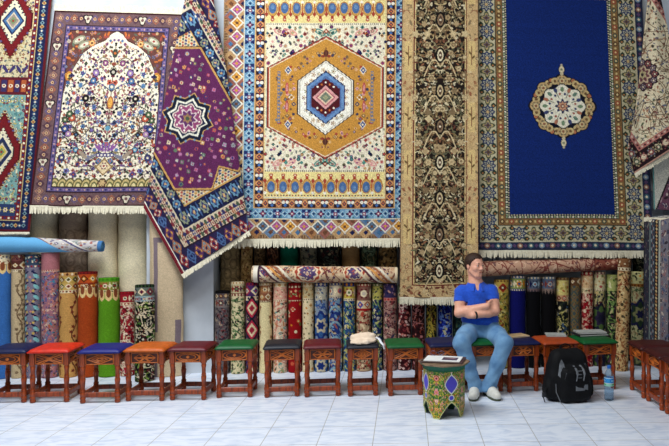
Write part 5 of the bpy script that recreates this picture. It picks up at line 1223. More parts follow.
stools = [
 (7, 402.5, 2, 'navy', 'eye', 'navy topped stool at the far left, cut off by the picture edge', 1.0),
 (49, 402, 1, 'red', 'cross', 'orange red topped stool with a crossed carving', 1.05),
 (99.5, 402.5, 0, 'blue', 'diamond', 'blue topped stool with diamond carving, between the red and orange ones', 1.08),
 (144.5, 400.5, -3, 'orange', 'rosette', 'orange tan topped stool in front of the tan kilim roll', 1.08),
 (187.5, 399.5, -4, 'maroon', 'eye', 'dark red topped stool in front of the white pillar', 1.03),
 (234, 397, 1, 'green', 'eye', 'green topped stool just right of the white pillar', 1.02),
 (281.5, 396.5, 4, 'black', 'cross', 'black topped stool with crossed carving and nothing on it', 1.0),
 (322, 396, 4, 'maroon', 'rosette', 'dark red topped stool next to the stool with the cloth', 1.04),
 (362.5, 395.5, 3, 'black', 'diamond', 'black topped stool carrying the crumpled cream cloth', .88),
 (405, 395, 3, 'green', 'cross', 'green topped stool between the cloth stool and the painted table', 1.02),
 (446.5, 393.5, 4, 'navy', 'cross', "navy topped stool behind the painted table, beside the man's knee", .98),
 (486, 391.5, 5, 'green', 'diamond', 'green topped stool the man sits on', 1.02),
 (522.5, 391.2, 5, 'navy', 'rosette', "navy topped stool with a tan booklet, right of the man's knee", .98),
 (560, 390.5, 6, 'rust', 'cross', 'rust orange topped stool with a grey booklet, behind the backpack', 1.05),
 (599, 389.5, 6, 'green', 'cross', 'green topped stool with two thin books, behind the water bottle', 1.05),
]
ST = []
for (px, py, rz, col, cv_, label, sx) in stools:
    ST.append(stool(px, py, R_(rz), col, cv_, label, sx))
RG = 'leather topped stools along the right side'
for (gy, col, label) in ((-1.67, 'dark', 'dark red topped stool by the right side, farther from the viewer'), (-2.05, 'dark', 'dark topped stool at the right edge, nearer the viewer'), (-2.43, 'dark', 'dark stool cut off at the right edge, nearest the viewer')):
    stool(0, 0, R_(-91), col, 'diamond', label, 1.05, group=RG, g=np.array([2.42, gy, 0]))
# ------------------------------------------------------------------ smooth solids from distance fields
class Vol:
    def __init__(s, lo, hi, h):
        s.lo = np.array(lo, float); s.h = h
        s.n = np.ceil((np.array(hi)-s.lo)/h).astype(int)+1
        s.ax = [(s.lo[i]+np.arange(s.n[i])*h).astype(np.float32) for i in range(3)]
        s.f = np.full(tuple(s.n), 1.0, np.float32)
    def reg(s, lo, hi):
        sl = []
        for i in range(3):
            a = int(np.clip(math.floor((lo[i]-s.lo[i])/s.h), 0, s.n[i]-1)); b = int(np.clip(math.ceil((hi[i]-s.lo[i])/s.h)+1, a+1, s.n[i]))
            sl.append(slice(a, b))
        X = s.ax[0][sl[0]][:, None, None]; Y = s.ax[1][sl[1]][None, :, None]; Z = s.ax[2][sl[2]][None, None, :]
        return tuple(sl), X, Y, Z
    def put(s, fn, lo, hi, k=0.0, sub=False):
        pad = k+3*s.h
        sl, X, Y, Z = s.reg(np.array(lo)-pad, np.array(hi)+pad)
        d = fn(X, Y, Z).astype(np.float32); f = s.f[sl]
        if sub: d = -d; f_, d_ = -f, -d
        else: f_, d_ = f, d
        if k > 0:
            h = np.clip(.5+.5*(f_-d_)/k, 0, 1); r = f_*(1-h)+d_*h-k*h*(1-h)
        else: r = np.minimum(f_, d_)
        s.f[sl] = -r if sub else r
    def cone(s, a, b, ra, rb, k=.02, sub=False):
        a = np.array(a, float); b = np.array(b, float); e = b-a; L = float(e@e)+1e-9; R = max(ra, rb)
        def fn(X, Y, Z):
            t = np.clip(((X-a[0])*e[0]+(Y-a[1])*e[1]+(Z-a[2])*e[2])/L, 0, 1)
            return np.sqrt((X-a[0]-t*e[0])**2+(Y-a[1]-t*e[1])**2+(Z-a[2]-t*e[2])**2)-(ra+(rb-ra)*t)
        s.put(fn, np.minimum(a, b)-R, np.maximum(a, b)+R, k, sub)
    def ell(s, c, r, k=.02, M=None, sub=False):
        c = np.array(c, float); r = np.array(r, float); M = np.eye(3) if M is None else np.array(M); R = r.max()
        def fn(X, Y, Z):
            p = [M[i, 0]*(X-c[0])+M[i, 1]*(Y-c[1])+M[i, 2]*(Z-c[2]) for i in range(3)]
            k0 = np.sqrt(sum((p[i]/r[i])**2 for i in range(3))); k1 = np.sqrt(sum((p[i]/r[i]**2)**2 for i in range(3)))
            return k0*(k0-1)/np.maximum(k1, 1e-6)
        s.put(fn, c-R, c+R, k, sub)
    def chain(s, P, R, k=.02):
        for i in range(len(P)-1): s.cone(P[i], P[i+1], R[i], R[i+1], k)
    def noise(s, fn): s.f += fn(s.ax[0][:, None, None], s.ax[1][None, :, None], s.ax[2][None, None, :]).astype(np.float32)
    def mesh(s, name, mat, parent=None, smooth_it=2):
        f = s.f; ins = f < 0
        nx, ny, nz = f.shape
        cs = np.zeros((nx-1, ny-1, nz-1), np.int8)
        for i in (0, 1):
            for j in (0, 1):
                for k in (0, 1): cs += ins[i:nx-1+i, j:ny-1+j, k:nz-1+k]
        cells = np.argwhere((cs > 0) & (cs < 8)); m = len(cells)
        idx = np.full((nx-1, ny-1, nz-1), -1, np.int32); idx[tuple(cells.T)] = np.arange(m)
        acc = np.zeros((m, 3)); cnt = np.zeros(m)
        cor = [(i, j, k) for i in (0, 1) for j in (0, 1) for k in (0, 1)]
        val = {q: f[cells[:, 0]+q[0], cells[:, 1]+q[1], cells[:, 2]+q[2]] for q in cor}
        for q in cor:
            for a in range(3):
                if q[a] == 0:
                    q2 = list(q); q2[a] = 1; q2 = tuple(q2); v0, v1 = val[q], val[q2]
                    cr = (v0 < 0) != (v1 < 0); t = np.where(cr, v0/np.where(cr, v0-v1, 1), 0)
                    for d in range(3): acc[:, d] += np.where(cr, q[d]+(t if d == a else 0), 0)
                    cnt += cr
        V = (cells+acc/cnt[:, None])*s.h+s.lo
        F_ = []
        for a in range(3):
            b, c = (a+1) % 3, (a+2) % 3
            A = np.moveaxis(ins, (a, b, c), (0, 1, 2)); I = np.moveaxis(idx, (a, b, c), (0, 1, 2))
            e = A[:-1, 1:-1, 1:-1] != A[1:, 1:-1, 1:-1]
            p = np.argwhere(e)
            if not len(p): continue
            i, j, k = p.T; j1, k1 = j+1, k+1
            q = np.stack([I[i, j, k], I[i, j1, k], I[i, j1, k1], I[i, j, k1]], -1)
            fl = ~A[i, j1, k1]
            q[fl] = q[fl][:, ::-1]
            F_.append(q)
        Fq = np.vstack(F_); Fq = Fq[(Fq >= 0).all(1)]
        for _ in range(smooth_it):
            S = np.zeros_like(V); n = np.zeros(len(V))
            for a, b in ((0, 1), (1, 2), (2, 3), (3, 0)):
                np.add.at(S, Fq[:, a], V[Fq[:, b]]); np.add.at(n, Fq[:, a], 1)
            V = V*.5+S/np.maximum(n, 1)[:, None]*.5
        me = np_mesh(name, V, Fq, None, mat)
        return link(bpy.data.objects.new(name, me), parent)

# ------------------------------------------------------------------ the seated man
SKIN = noise_mat('skin', (236, 176, 148), (226, 160, 132), 40, .5, .04); 
HAIR = noise_mat('brown_hair', (62, 38, 26), (36, 22, 16), 160, .55, .5, stretch=(1, 1, .25), spec=.3)
POLO = noise_mat('blue_polo_knit', (14, 84, 206), (10, 70, 184), 60, .85, .25, sheen=.2, bscale=500)
DENIM = noise_mat('faded_denim', (122, 166, 202), (74, 120, 166), 9, .85, .3, bscale=420, sheen=.1)
SHOEW = noise_mat('white_shoe_leather', (226, 224, 214), (206, 204, 194), 30, .5, .1)
SOLE = noise_mat('green_grey_sole', (84, 92, 66), (50, 54, 44), 30, .7, .2)
DARKP = noise_mat('dark_plastic', (26, 26, 30), (16, 16, 20), 40, .4, .05)
EYEW = noise_mat('eye_white', (232, 228, 222), (226, 220, 214), 30, .2, 0)
BLACKN = noise_mat('black_nylon', (11, 12, 15), (6, 6, 8), 50, .7, .4, bscale=500, spec=.2)
GREYN = noise_mat('grey_nylon', (112, 116, 120), (88, 92, 98), 40, .6, .3, bscale=500)

man = empty('person', at_ground(482, 396)); tag(man, 'seated man in a blue polo and jeans with folded arms, looking right', 'person')
MO = np.array(man.location)
v3 = lambda px, py, Y: at(px, py, Y)
def vsub(V_): V_.lo = V_.lo; return V_
sh_a, el_a, wr_a = v3(460.5, 291.5, -1.25), v3(458.5, 312.5, -1.34), v3(486.5, 305.5, -1.415)
sh_b, el_b, wr_b = v3(491, 291, -1.26), v3(494.5, 310.5, -1.36), v3(473, 315, -1.425)
neck0, head_c = v3(475.5, 283.5, -1.235), v3(474.3, 264.8, -1.26)
hip_a, hip_b = v3(470, 330, -1.25), v3(491, 330, -1.25)
kn_a, kn_b = v3(461, 342, -1.60), v3(504, 343, -1.60)
an_a, an_b = v3(475, 388, -1.60), v3(488.5, 388, -1.61)
ang = R_(33)                                                    # head turned to his left
hf = np.array([math.sin(ang), -math.cos(ang), 0]); hs = np.array([math.cos(ang), math.sin(ang), 0]); hu = np.array([0, 0, 1.0])
hf = hf*math.cos(.05)-hu*math.sin(.05); hu = np.cross(hs, hf); hu = hu if hu[2] > 0 else -hu
HM = np.stack([hf, hs, hu])
hp = lambda f, s_, u: head_c+hf*f+hs*s_+hu*u
b = Vol((-.45+man.location[0], -1.80, .02), (.45+man.location[0], -1.02, 1.34), .0046)
# head
b.ell(hp(-.014, 0, .030), (.094, .074, .080), .0, HM)
b.ell(hp(.020, 0, -.036), (.064, .056, .072), .03, HM)
b.cone(hp(.062, -.012, -.094), hp(.062, .012, -.094), .020, .020, .026)
for s_ in (-1, 1):
    b.cone(hp(.0, s_*.050, -.050), hp(.044, s_*.026, -.092), .016, .014, .03)
    b.ell(hp(.052, s_*.036, -.022), (.028, .024, .022), .025, HM)
    b.ell(hp(.092, s_*.031, .006), (.016, .017, .012), .014, HM, True)
    b.ell(hp(.066, s_*.031, .006), (.014, .014, .012), .004, HM)
    b.cone(hp(.0775, s_*.031-.013, .0135), hp(.0775, s_*.031+.013, .0135), .004, .004, .004)
    b.cone(hp(.076, s_*.031-.012, -.004), hp(.076, s_*.031+.012, -.004), .003, .003, .004)
    b.ell(hp(-.012, s_*.075, -.004), (.018, .008, .032), .006, HM)
    b.ell(hp(-.008, s_*.084, -.002), (.009, .006, .018), .006, HM, True)
b.cone(hp(.076, -.034, .024), hp(.076, .034, .024), .009, .009, .016)
b.cone(hp(.082, 0, .014), hp(.103, 0, -.024), .007, .0115, .012)
for s_ in (-1, 1): b.ell(hp(.092, s_*.011, -.028), (.010, .008, .008), .008, HM)
b.cone(hp(.079, -.016, -.054), hp(.079, .016, -.054), .0065, .0065, .008)
b.cone(hp(.077, -.014, -.064), hp(.077, .014, -.064), .0075, .0075, .008)
b.cone(hp(.088, -.016, -.0595), hp(.088, .016, -.0595), .0022, .0022, .004, True)
# neck and trunk
b.cone(hp(-.034, 0, -.045), neck0+np.array([0, .008, 0]), .050, .057, .022)
b.cone(neck0, v3(477, 300, -1.24), .062, .10, .06)
b.cone(sh_a+np.array([.03, 0, -.005]), sh_b-np.array([.03, 0, .005]), .048, .048, .05)
b.ell(v3(477.5, 301, -1.24), (.150, .092, .16), .05); b.ell(v3(479, 319, -1.245), (.14, .095, .12), .05)
b.ell(v3(481, 331, -1.25), (.15, .10, .085), .04)
# arms
def arm(sh, el, wr, palm_dir, up):
    b.chain([sh, sh*.5+el*.5, el], [.052, .050, .043], .02)
    m = el*.70+wr*.30
    b.chain([el, m, wr], [.043, .047, .031], .02)
    pd = palm_dir/np.linalg.norm(palm_dir); u = up-pd*(up@pd); u /= np.linalg.norm(u); n = np.cross(pd, u)
    p0 = wr+pd*.012
    M = np.stack([pd, u, n]); b.ell(wr+pd*.052, (.056, .042, .018), .018, M)
    for i, (o, L) in enumerate(((.030, .068), (.011, .076), (-.009, .071), (-.028, .056))):
        q = wr+pd*.086+u*o
        d1 = pd*.94+n*.25; d2 = pd*.7+n*.7
        q1 = q+d1*L*.5; q2 = q1+d2*L*.5
        b.chain([q-pd*.03, q, q1, q2], [.010, .0098, .0088, .0074], .004)
    t0 = wr+pd*.028+u*.034; t1 = t0+pd*.032+u*.016; t2 = t1+pd*.030+u*.002
    b.chain([wr+pd*.02+u*.018, t0, t1, t2], [.014, .0125, .0105, .0085], .006)
upv = np.array([0, 0, 1.0])
arm(sh_a, el_a, wr_a, np.array([.70, .70, -.06]), upv)
arm(sh_b, el_b, wr_b, np.array([-.78, .60, .14]), upv)
# legs and feet under the clothes
for hip, kn, an in ((hip_a, kn_a, an_a), (hip_b, kn_b, an_b)):
    b.chain([hip, hip*.45+kn*.55, kn], [.075, .066, .050], .03); b.chain([kn, kn*.65+an*.35, an], [.048, .050, .034], .02)
body = b.mesh('body', SKIN, man); 
def add_child(o): o.location = tuple(-MO); return o
add_child(body)
# eyes, brows
for s_ in (-1, 1):
    q = MB().lathe([(.0005, -.0112), (.006, -.0095), (.0105, -.004), (.0112, .001), (.0095, .0062), (.005, .0102), (.0005, .0114)], 14)
    T = Matrix.Translation(hp(.0728, s_*.031, .005)-MO) @ Matrix((tuple(hs)+(0,), tuple(hu)+(0,), tuple(hf)+(0,), (0, 0, 0, 1))).transposed()
    e = q.xf(T).build('eye', EYEW, man, True)
    MB().lathe([(.0056, .0096), (.0052, .0110), (.0005, .0124)], 12).xf(T).build('iris', noise_mat('iris_brown', (60, 44, 34), (30, 22, 18), 200, .2, 0), e, True)
    MB().tube([hp(.083, s_*.014, .026)-MO, hp(.085, s_*.030, .031)-MO, hp(.072, s_*.046, .026)-MO], [.003, .004, .002], 6, .7).build('eyebrow', HAIR, man, True)
MB().tube([hp(.0855, -.019, -.0592)-MO, hp(.0885, 0, -.0592)-MO, hp(.0855, .019, -.0592)-MO], [.0022, .0045, .0022], 8, .6).build('lips', noise_mat('lips', (176, 96, 84), (160, 84, 74), 60, .4, 0), man, True)
# hair
hv = Vol(head_c-.14, head_c+.15, .0036)
hv.ell(hp(-.016, 0, .034), (.102, .083, .087), .0, HM); hv.cone(hp(-.07, -.03, -.02), hp(-.07, .03, -.02), .032, .032, .02)
X, Y, Z = hv.ax[0][:, None, None]-head_c[0], hv.ax[1][None, :, None]-head_c[1], hv.ax[2][None, None, :]-head_c[2]
lf = X*hf[0]+Y*hf[1]+Z*hf[2]; lu = X*hu[0]+Y*hu[1]+Z*hu[2]; ls = X*hs[0]+Y*hs[1]+Z*hs[2]
line = np.interp(lf.ravel(), [-.12, -.06, -.028, -.006, .004, .03, .055, .066, .10], [-.055, -.05, -.03, .0, -.012, .040, .074, .078, .090]).reshape(lf.shape)
line = line-.010*np.clip(1-abs(ls)/.03, 0, 1)*(lf > .04)
hv.f = np.maximum(hv.f, (line-lu)*.6).astype(np.float32)
hv.noise(lambda x, y, z: .0022*np.sin(x*310+z*120)*np.sin(y*290+z*90))
add_child(hv.mesh('hair', HAIR, man, 1))
# polo shirt
pv = Vol((-.36+MO[0], -1.52, .52), (.36+MO[0], -1.05, 1.12), .0055)
pv.ell(v3(477.2, 302, -1.243), (.182, .116, .185), .0); pv.ell(v3(479.5, 317, -1.25), (.164, .120, .115), .05)
pv.cone(sh_a+np.array([.02, 0, .0]), sh_b-np.array([.02, 0, .0]), .062, .062, .05)
pv.cone(neck0+np.array([0, 0, -.065]), neck0+np.array([0, 0, -.012]), .105, .066, .06)
pv.cone(v3(479.5, 319, -1.25)+np.array([-.064, 0, 0]), v3(479.5, 319, -1.25)+np.array([.064, 0, 0]), .112, .112, .03)
for sh, el in ((sh_a, el_a), (sh_b, el_b)):
    pv.cone(sh, sh*.5+el*.5, .062, .062, .035)
for sh, el in ((sh_a, el_a), (sh_b, el_b)):                     # sleeve hems
    d = (el-sh)/np.linalg.norm(el-sh); c0 = sh*.50+el*.50
    pv.put(lambda X, Y, Z: np.maximum(-((X-c0[0])*d[0]+(Y-c0[1])*d[1]+(Z-c0[2])*d[2]), np.sqrt((X-c0[0])**2+(Y-c0[1])**2+(Z-c0[2])**2)-.078), c0-.085, c0+.085, 0, True)
pv.put(lambda X, Y, Z: (Z-.60+0*X+0*Y)*1.0, (pv.lo), (pv.lo[0]+.8, pv.lo[1]+.6, .60), 0, True)
pv.cone(neck0+np.array([0, .0, -.030]), neck0+np.array([.0, -.010, .12]), .060, .072, .008, True)
pv.cone(neck0+np.array([.004, -.10, -.075]), neck0+np.array([.002, -.07, .05]), .003, .030, .006, True)
pv.noise(lambda x, y, z: .0035*np.sin((z*34+x*22+y*9))*np.sin(x*17-z*13+1.2)+.0018*np.sin(z*80+x*40))
polo = add_child(pv.mesh('polo_shirt', POLO, man))
# collar: two flaps round the neck, with the placket below
def collar_flap(s_):
    pts = []
    for t in np.linspace(0, 1, 12):
        a = math.pi/2-s_*t*math.pi*.87
        c0 = neck0+np.array([0, -.010, .020-.034*t])
        pts.append(c0+np.array([.072*math.cos(a), .070*math.sin(a)-(.014 if t > .85 else 0), 0]))
    vs, fs = [], []
    for i, p in enumerate(pts):
        out = (p-neck0)*np.array([1, 1, 0]); out /= np.linalg.norm(out); w_ = .044+.016*(i/11)**2
        for (o, z) in ((0, .014), (.007, .016), (.040, -w_*.7), (.030, -w_*.78)): vs.append(p+out*o+np.array([0, 0, z])-MO)
    for i in range(len(pts)-1):
        for k in range(4): fs.append((i*4+k, i*4+(k+1) % 4, i*4+4+(k+1) % 4, i*4+4+k))
    fs += [(0, 1, 2, 3), tuple(len(vs)-4+k for k in (3, 2, 1, 0))]
    return MB(), vs, fs
for s_ in (-1, 1):
    m_, vs_, fs_ = collar_flap(s_); m_.add(vs_, fs_); o = m_.build('collar', POLO, polo, True); o.location = (0, 0, 0); o.matrix_parent_inverse = Matrix.Translation(MO) 
# jeans
jv = Vol((-.45+MO[0], -1.80, .03), (.45+MO[0], -1.08, .74), .0062)
jv.ell(v3(480.5, 333, -1.25), (.176, .125, .10), .0); jv.cone(v3(479.5, 321, -1.25)+np.array([-.062, 0, 0]), v3(479.5, 321, -1.25)+np.array([.062, 0, 0]), .108, .108, .03)
for hip, kn, an, s_ in ((hip_a, kn_a, an_a, -1), (hip_b, kn_b, an_b, 1)):
    jv.chain([hip, hip*.5+kn*.5, kn], [.094, .090, .078], .035)
    m1 = kn*.6+an*.4; jv.chain([kn, m1, an+np.array([0, .0, .01])], [.074, .069, .060], .03)
    jv.cone(an+np.array([0, .005, .025]), an+np.array([0, .0, .0]), .062, .066, .02)
jv.put(lambda X, Y, Z: (Z-.048+0*X+0*Y), jv.lo, (jv.lo[0]+1, jv.lo[1]+1, .048), 0, True)
jv.put(lambda X, Y, Z: (.672-Z+0*X+.0*Y), (jv.lo[0], jv.lo[1], .672), (jv.lo[0]+1, jv.lo[1]+1, .76), 0, True)
jv.put(lambda X, Y, Z: np.maximum(Z-.480, np.maximum(-1.465-Y, Y+.9))+0*X, (jv.lo[0], -1.465, .3), (jv.lo[0]+1, -1.08, .480), .006, True)
jv.noise(lambda x, y, z: .0035*np.sin(z*38+x*25+y*11)*np.sin(x*17-z*9+.6)+.0026*np.sin(z*70-x*52+np.sin(x*14)*2.2)*np.clip(1.1-z*1.6, .2, 1))
jeans = add_child(jv.mesh('jeans', DENIM, man))
# shoes
for an, s_ in ((an_a, -1), (an_b, 1)):
    yaw = R_(14)*s_; fd = np.array([math.sin(yaw), -math.cos(yaw), 0]); sd = np.array([math.cos(yaw), math.sin(yaw), 0])
    c0 = np.array([an[0], an[1], 0])+fd*-.035+sd*s_*.006
    sv = Vol(c0-np.array([.26, .34, .01]), c0+np.array([.26, .2, .14]), .0045)
    P = lambda f, z, x=0: c0+fd*f+sd*x+np.array([0, 0, z])
    sv.chain([P(-.02, .055), P(.06, .062), P(.13, .048), P(.19, .040)], [.040, .043, .042, .036], .02)
    sv.chain([P(-.02, .032), P(.1, .03), P(.2, .032)], [.036, .042, .036], .02); sv.cone(P(-.01, .06), P(.0, .095), .040, .040, .02)
    sv.cone(P(.0, .10), P(.0, .14), .031, .034, .004, True)
    sv.put(lambda X, Y, Z: (Z-.018+0*X+0*Y), sv.lo, sv.lo+np.array([.6, .6, .028]), 0, True)
    shoe = add_child(sv.mesh('shoe', SHOEW, man)); 
    mb = MB(); pl = [(-.062, 0), (-.055, .026), (-.02, .036), (.05, .036), (.12, .046), (.18, .043), (.222, .026), (.234, 0)]
    pl = pl+[(f, -x) for f, x in reversed(pl[1:-1])]
    mb.prism([tuple((c0+fd*f+sd*x)[:2]-MO[:2]) for f, x in pl], .001, .022); so = mb.build('sole', SOLE, shoe); so.matrix_parent_inverse = Matrix.Translation(MO)
    lb = MB()
    for i in range(4): lb.tube([P(.055+.026*i, .101-.006*i-.0012*i*i, -.026)-MO, P(.060+.026*i, .107-.006*i-.0012*i*i, 0)-MO, P(.055+.026*i, .101-.006*i-.0012*i*i, .026)-MO], .005, 6)
    la = lb.build('laces', noise_mat('lace_grey', (110, 112, 104), (80, 84, 76), 90, .8, .1), shoe, True); la.matrix_parent_inverse = Matrix.Translation(MO)
# wrist band
wd = (wr_b-el_b)/np.linalg.norm(wr_b-el_b); wc = wr_b-wd*.02-MO
MB().lathe([(.033, -.009), (.0375, -.008), (.0375, .008), (.033, .009)], 20, M=Matrix.Translation(wc) @ Vector(wd).to_track_quat('Z', 'Y').to_matrix().to_4x4(), cap=False).build('wrist_band', DARKP, man, True)

# ------------------------------------------------------------------ painted table with the open folder
tg = at_ground(443.5, 413.5)
tb = empty('painted_table', tg); tag(tb, 'green octagonal painted side table with arched legs and purple ovals', 'table')
TR, TH = .172, .415; a0 = R_(-90-8.8-20-22.5)         # eight sides: leg faces alternate with arched faces
def hexp(k, R): a = a0+k*math.pi/4; return np.array([R*math.cos(a), R*math.sin(a)])
def paint_panel(arch):
    rng = random.Random(200+arch); w, h = 78.0, 240.0; c = Cv(w, h, (70, 112, 46), 1.4)
    vines(c, (0, 0, w, h), 60, (200, 184, 66), 1.8, rng, 22)
    scatter(c, (0, 0, w, h), 12, [(220, 124, 120), (216, 184, 56), (36, 90, 46), (196, 90, 56), (120, 150, 64), (226, 170, 160), (46, 120, 76)], rng, w/2, .24, .44, 'ffllo')
    if arch:
        oy = 68
        for s_, q in ((1.0, (40, 90, 50)), (.94, (222, 222, 200)), (.80, (84, 78, 190))):
            c.mask(lambda X, Y: abs(X-w/2) < 37*s_*np.clip(1-(abs(Y-oy)/(54*s_))**1.7, 0, 1), q)
        c.line([(w/2, oy-60), (w/2, oy-50)], 3, (222, 222, 200))
        for r, q in ((15, (222, 222, 200)), (11, (84, 78, 190))): c.dot(w/2, oy+67, r, q)
        c.mask(lambda X, Y: Y > h-arch_z(2*X/w-1)*h/(TH-.022)-7, (206, 206, 140))
    else:
        flower(c, w/2, 40, 17, (190, 80, 50), (226, 140, 130), (90, 34, 44), 8); flower(c, w/2, 108, 13, (230, 160, 160), (214, 110, 120), GOLD, 6)
        flower(c, w/2, 150, 11, (226, 150, 150), (240, 200, 190), GOLD, 6); flower(c, w/2, 190, 10, (216, 130, 100), (240, 190, 90), RED, 6)
        for s_ in (-1, 1): leaf(c, w/2+s_*20, 80, 12, (36, 90, 46), .9*s_); leaf(c, w/2+s_*18, 132, 10, (36, 90, 46), -.9*s_)
        c.mask(lambda X, Y: Y > h-leg_z(2*X/w-1)*h/(TH-.022)-6, (206, 206, 140))
    c.rect(0, 0, w, 8, (46, 110, 66))
    return c
def arch_z(u): q = np.clip(np.abs(u), 0, 1); return .068+.062*(1-q**1.6)*(.82+.18*(1-q))
def leg_z(u): q = np.clip((np.abs(u)-.42)/.58, 0, 1); return .068*q**.75
for k in range(8):
    A2, B2 = hexp(k, TR), hexp(k+1, TR); n2 = (A2+B2)/2; n2 = n2/np.linalg.norm(n2)
    cv = paint_panel(k % 2); nu, nz = 47, 96; zt = TH-.022
    U = np.linspace(0, 1, nu); zb = (arch_z if k % 2 else leg_z)(2*U-1)
    P = np.zeros((nz, nu, 3)); C = np.zeros((nz, nu, 3))
    for j in range(nz):
        z = zt+(zb-zt)*j/(nz-1)
        P[j, :, :2] = A2[None]*(1-U[:, None])+B2[None]*U[:, None]; P[j, :, 2] = z
        ii = np.clip((U*cv.W).astype(int), 0, cv.W-1); jj = np.clip(((zt-z)/zt*cv.H).astype(int), 0, cv.H-1)
        C[j] = cv.a[jj, ii]
    Pf = P.reshape(-1, 3); Pb = Pf.copy(); Pb[:, :2] -= n2*.014
    N_ = nz*nu; f1 = grid_faces(nz, nu); f2 = grid_faces(nz, nu, N_, True)
    I = np.arange(N_).reshape(nz, nu); ring = np.concatenate([I[0, :-1], I[:-1, -1], I[-1, :0:-1], I[:0:-1, 0]]); r2 = np.roll(ring, -1)
    sk = np.stack([ring, r2, r2+N_, ring+N_], -1)
    Cl = lin(C).reshape(-1, 3)
    me = np_mesh('painted_panel', np.vstack([Pf, Pb]), np.vstack([f1, f2, sk]), np.vstack([Cl, np.tile(lin((28, 84, 62)), (N_, 1))]), PAINT, False)
    link(bpy.data.objects.new('painted_panel', me), tb)
TEALP = noise_mat('teal_paint', (26, 120, 88), (18, 92, 70), 20, .45, .1); WORN = noise_mat('worn_wood_edge', (150, 124, 96), (92, 70, 54), 18, .6, .2)
mb = MB().prism([tuple(hexp(k, .176)) for k in range(8)], TH-.022, TH); mb.prism([tuple(hexp(k, .198)) for k in range(8)], TH, TH+.016)
mb.build('table_top', TEALP, tb)
MB().prism([tuple(hexp(k, .215)) for k in range(8)], TH+.0165, TH+.027).build('top_edge', WORN, tb)
zt = TH+.0285
fo = empty('folder', (tg[0]-.004, tg[1]+.005, zt), R_(-16)); tag(fo, 'open photo folder with dark brown covers lying on the painted table', 'folder')
PAPER = noise_mat('white_paper', (236, 236, 232), (226, 226, 222), 12, .6, .02); COVER = noise_mat('brown_cover', (74, 36, 26), (46, 22, 18), 30, .45, .15)
MB().box((0, 0, .005), (.350, .240, .009), .002).build('cover', COVER, fo)
MB().box((0, -.002, .013), (.300, .198, .007), .001).build('page_block', PAPER, fo)
MB().box((.058, -.012, .0172), (.125, .105, .0012), .0003).build('photo_print', noise_mat('dark_print', (70, 50, 84), (28, 24, 48), 22, .3, 0), fo)
MB().box((.058, .003, .0181), (.09, .022, .0006), .0002).build('print_light_band', noise_mat('light_print', (166, 130, 130), (110, 80, 100), 20, .3, 0), fo)
gl = empty('eyeglasses', (tg[0]-.045, tg[1]+.115, zt+.017), R_(-10)); tag(gl, 'thin wire eyeglasses lying at the back of the folder on the painted table', 'glasses')
WIRE = noise_mat('blue_grey_wire', (110, 120, 150), (80, 90, 120), 40, .3, 0, metal=.8)
for s_ in (-1, 1):
    MB().tube([(s_*.034+.024*math.cos(a), .0, .022+.018*math.sin(a)) for a in np.linspace(0, 2*math.pi, 19)], .0016, 6).build('rim', WIRE, gl, True)
    MB().tube([(s_*.060, 0, .028), (s_*.063, -.012, .026), (s_*.02, -.030, .0015+.004)], .0014, 6).build('temple', WIRE, gl, True)
MB().tube([(-.010, 0, .026), (0, -.002, .030), (.010, 0, .026)], .0014, 6).build('bridge', WIRE, gl, True)

# ------------------------------------------------------------------ cloth, booklets
def on_stool(i): return np.array(ST[i].location), ST[i].rotation_euler.z
p, rz = on_stool(8)
cl = Vol((-.22, -.16, -.01), (.22, .16, .16), .0045)
cl.ell((.02, .0, .018), (.125, .095, .024), 0); cl.ell((-.015, .015, .046), (.085, .065, .030), .025); cl.ell((.055, -.005, .058), (.075, .055, .030), .025); cl.ell((-.03, -.075, .012), (.075, .06, .020), .03); cl.ell((.05, -.07, .016), (.06, .05, .02), .03); cl.ell((.10, .02, .032), (.05, .05, .016), .02)
cl.noise(lambda x, y, z: .0055*np.abs(np.sin(x*42+y*25+np.sin(y*40)))-.003+.004*np.sin(y*60-x*30+1)*np.sin(x*50))
cl.put(lambda X, Y, Z: Z+0*X+0*Y, (-.3, -.3, -.05), (.3, .3, 0), 0, True)
CLOTH = noise_mat('cream_cloth', (240, 218, 192), (228, 202, 174), 20, .9, .3, sheen=.2, bscale=300)
o = cl.mesh('crumpled_cloth', CLOTH); o.location = (p[0]-.005, p[1]-.045, SH+.013); o.rotation_euler.z = rz; tag(o, 'crumpled cream cloth lying on a black topped stool', 'cloth')
st = MB().tube([(.12, -.02, .045), (.155, -.05, .035), (.175, -.09, .004), (.192, -.115, -.012), (.20, -.12, -.05)], [.012, .014, .014, .013, .011], 8, .4).build('strap', noise_mat('white_strap', (236, 236, 240), (222, 222, 228), 30, .8, .1), o, True); st['label'] = 'white strap'
def booklet(name, label, i, dx, dy, w, d, t, rot, cov, z=None, group=None):
    p, rz = on_stool(i)
    r = empty(name, (p[0]+dx, p[1]+dy, (SH+.0190) if z is None else z), rz+rot); tag(r, label, 'booklet' if name == 'booklet' else 'book', group)
    MB().box((0, 0, .0022), (w, d, .003), .0008).build('cover', cov, r); MB().box((.002, 0, t/2), (w-.008, d-.006, t-.006), .001).build('page_block', PAPER, r); MB().box((0, 0, t-.0022), (w, d, .003), .0008).build('cover', cov, r)
    MB().box((-w/2+.0012, 0, t/2), (.003, d, t-.001), .0008).build('spine', cov, r)
    return r
TANB = noise_mat('tan_card', (206, 176, 130), (186, 154, 110), 20, .6, .05); GREYB = noise_mat('grey_card', (176, 178, 172), (150, 152, 146), 20, .6, .05); DARKB = noise_mat('dark_card', (40, 38, 44), (24, 22, 28), 20, .5, .05)
booklet('booklet', "tan booklet lying on the navy stool by the man's knee", 12, .0, .06, .19, .16, .014, .25, TANB)
booklet('booklet', 'grey booklet lying on the rust orange stool', 13, .03, .08, .19, .17, .014, -.25, GREYB)
booklet('book', 'dark book at the bottom of the pair on the green stool behind the bottle', 14, .0, .09, .30, .19, .018, .03, DARKB)
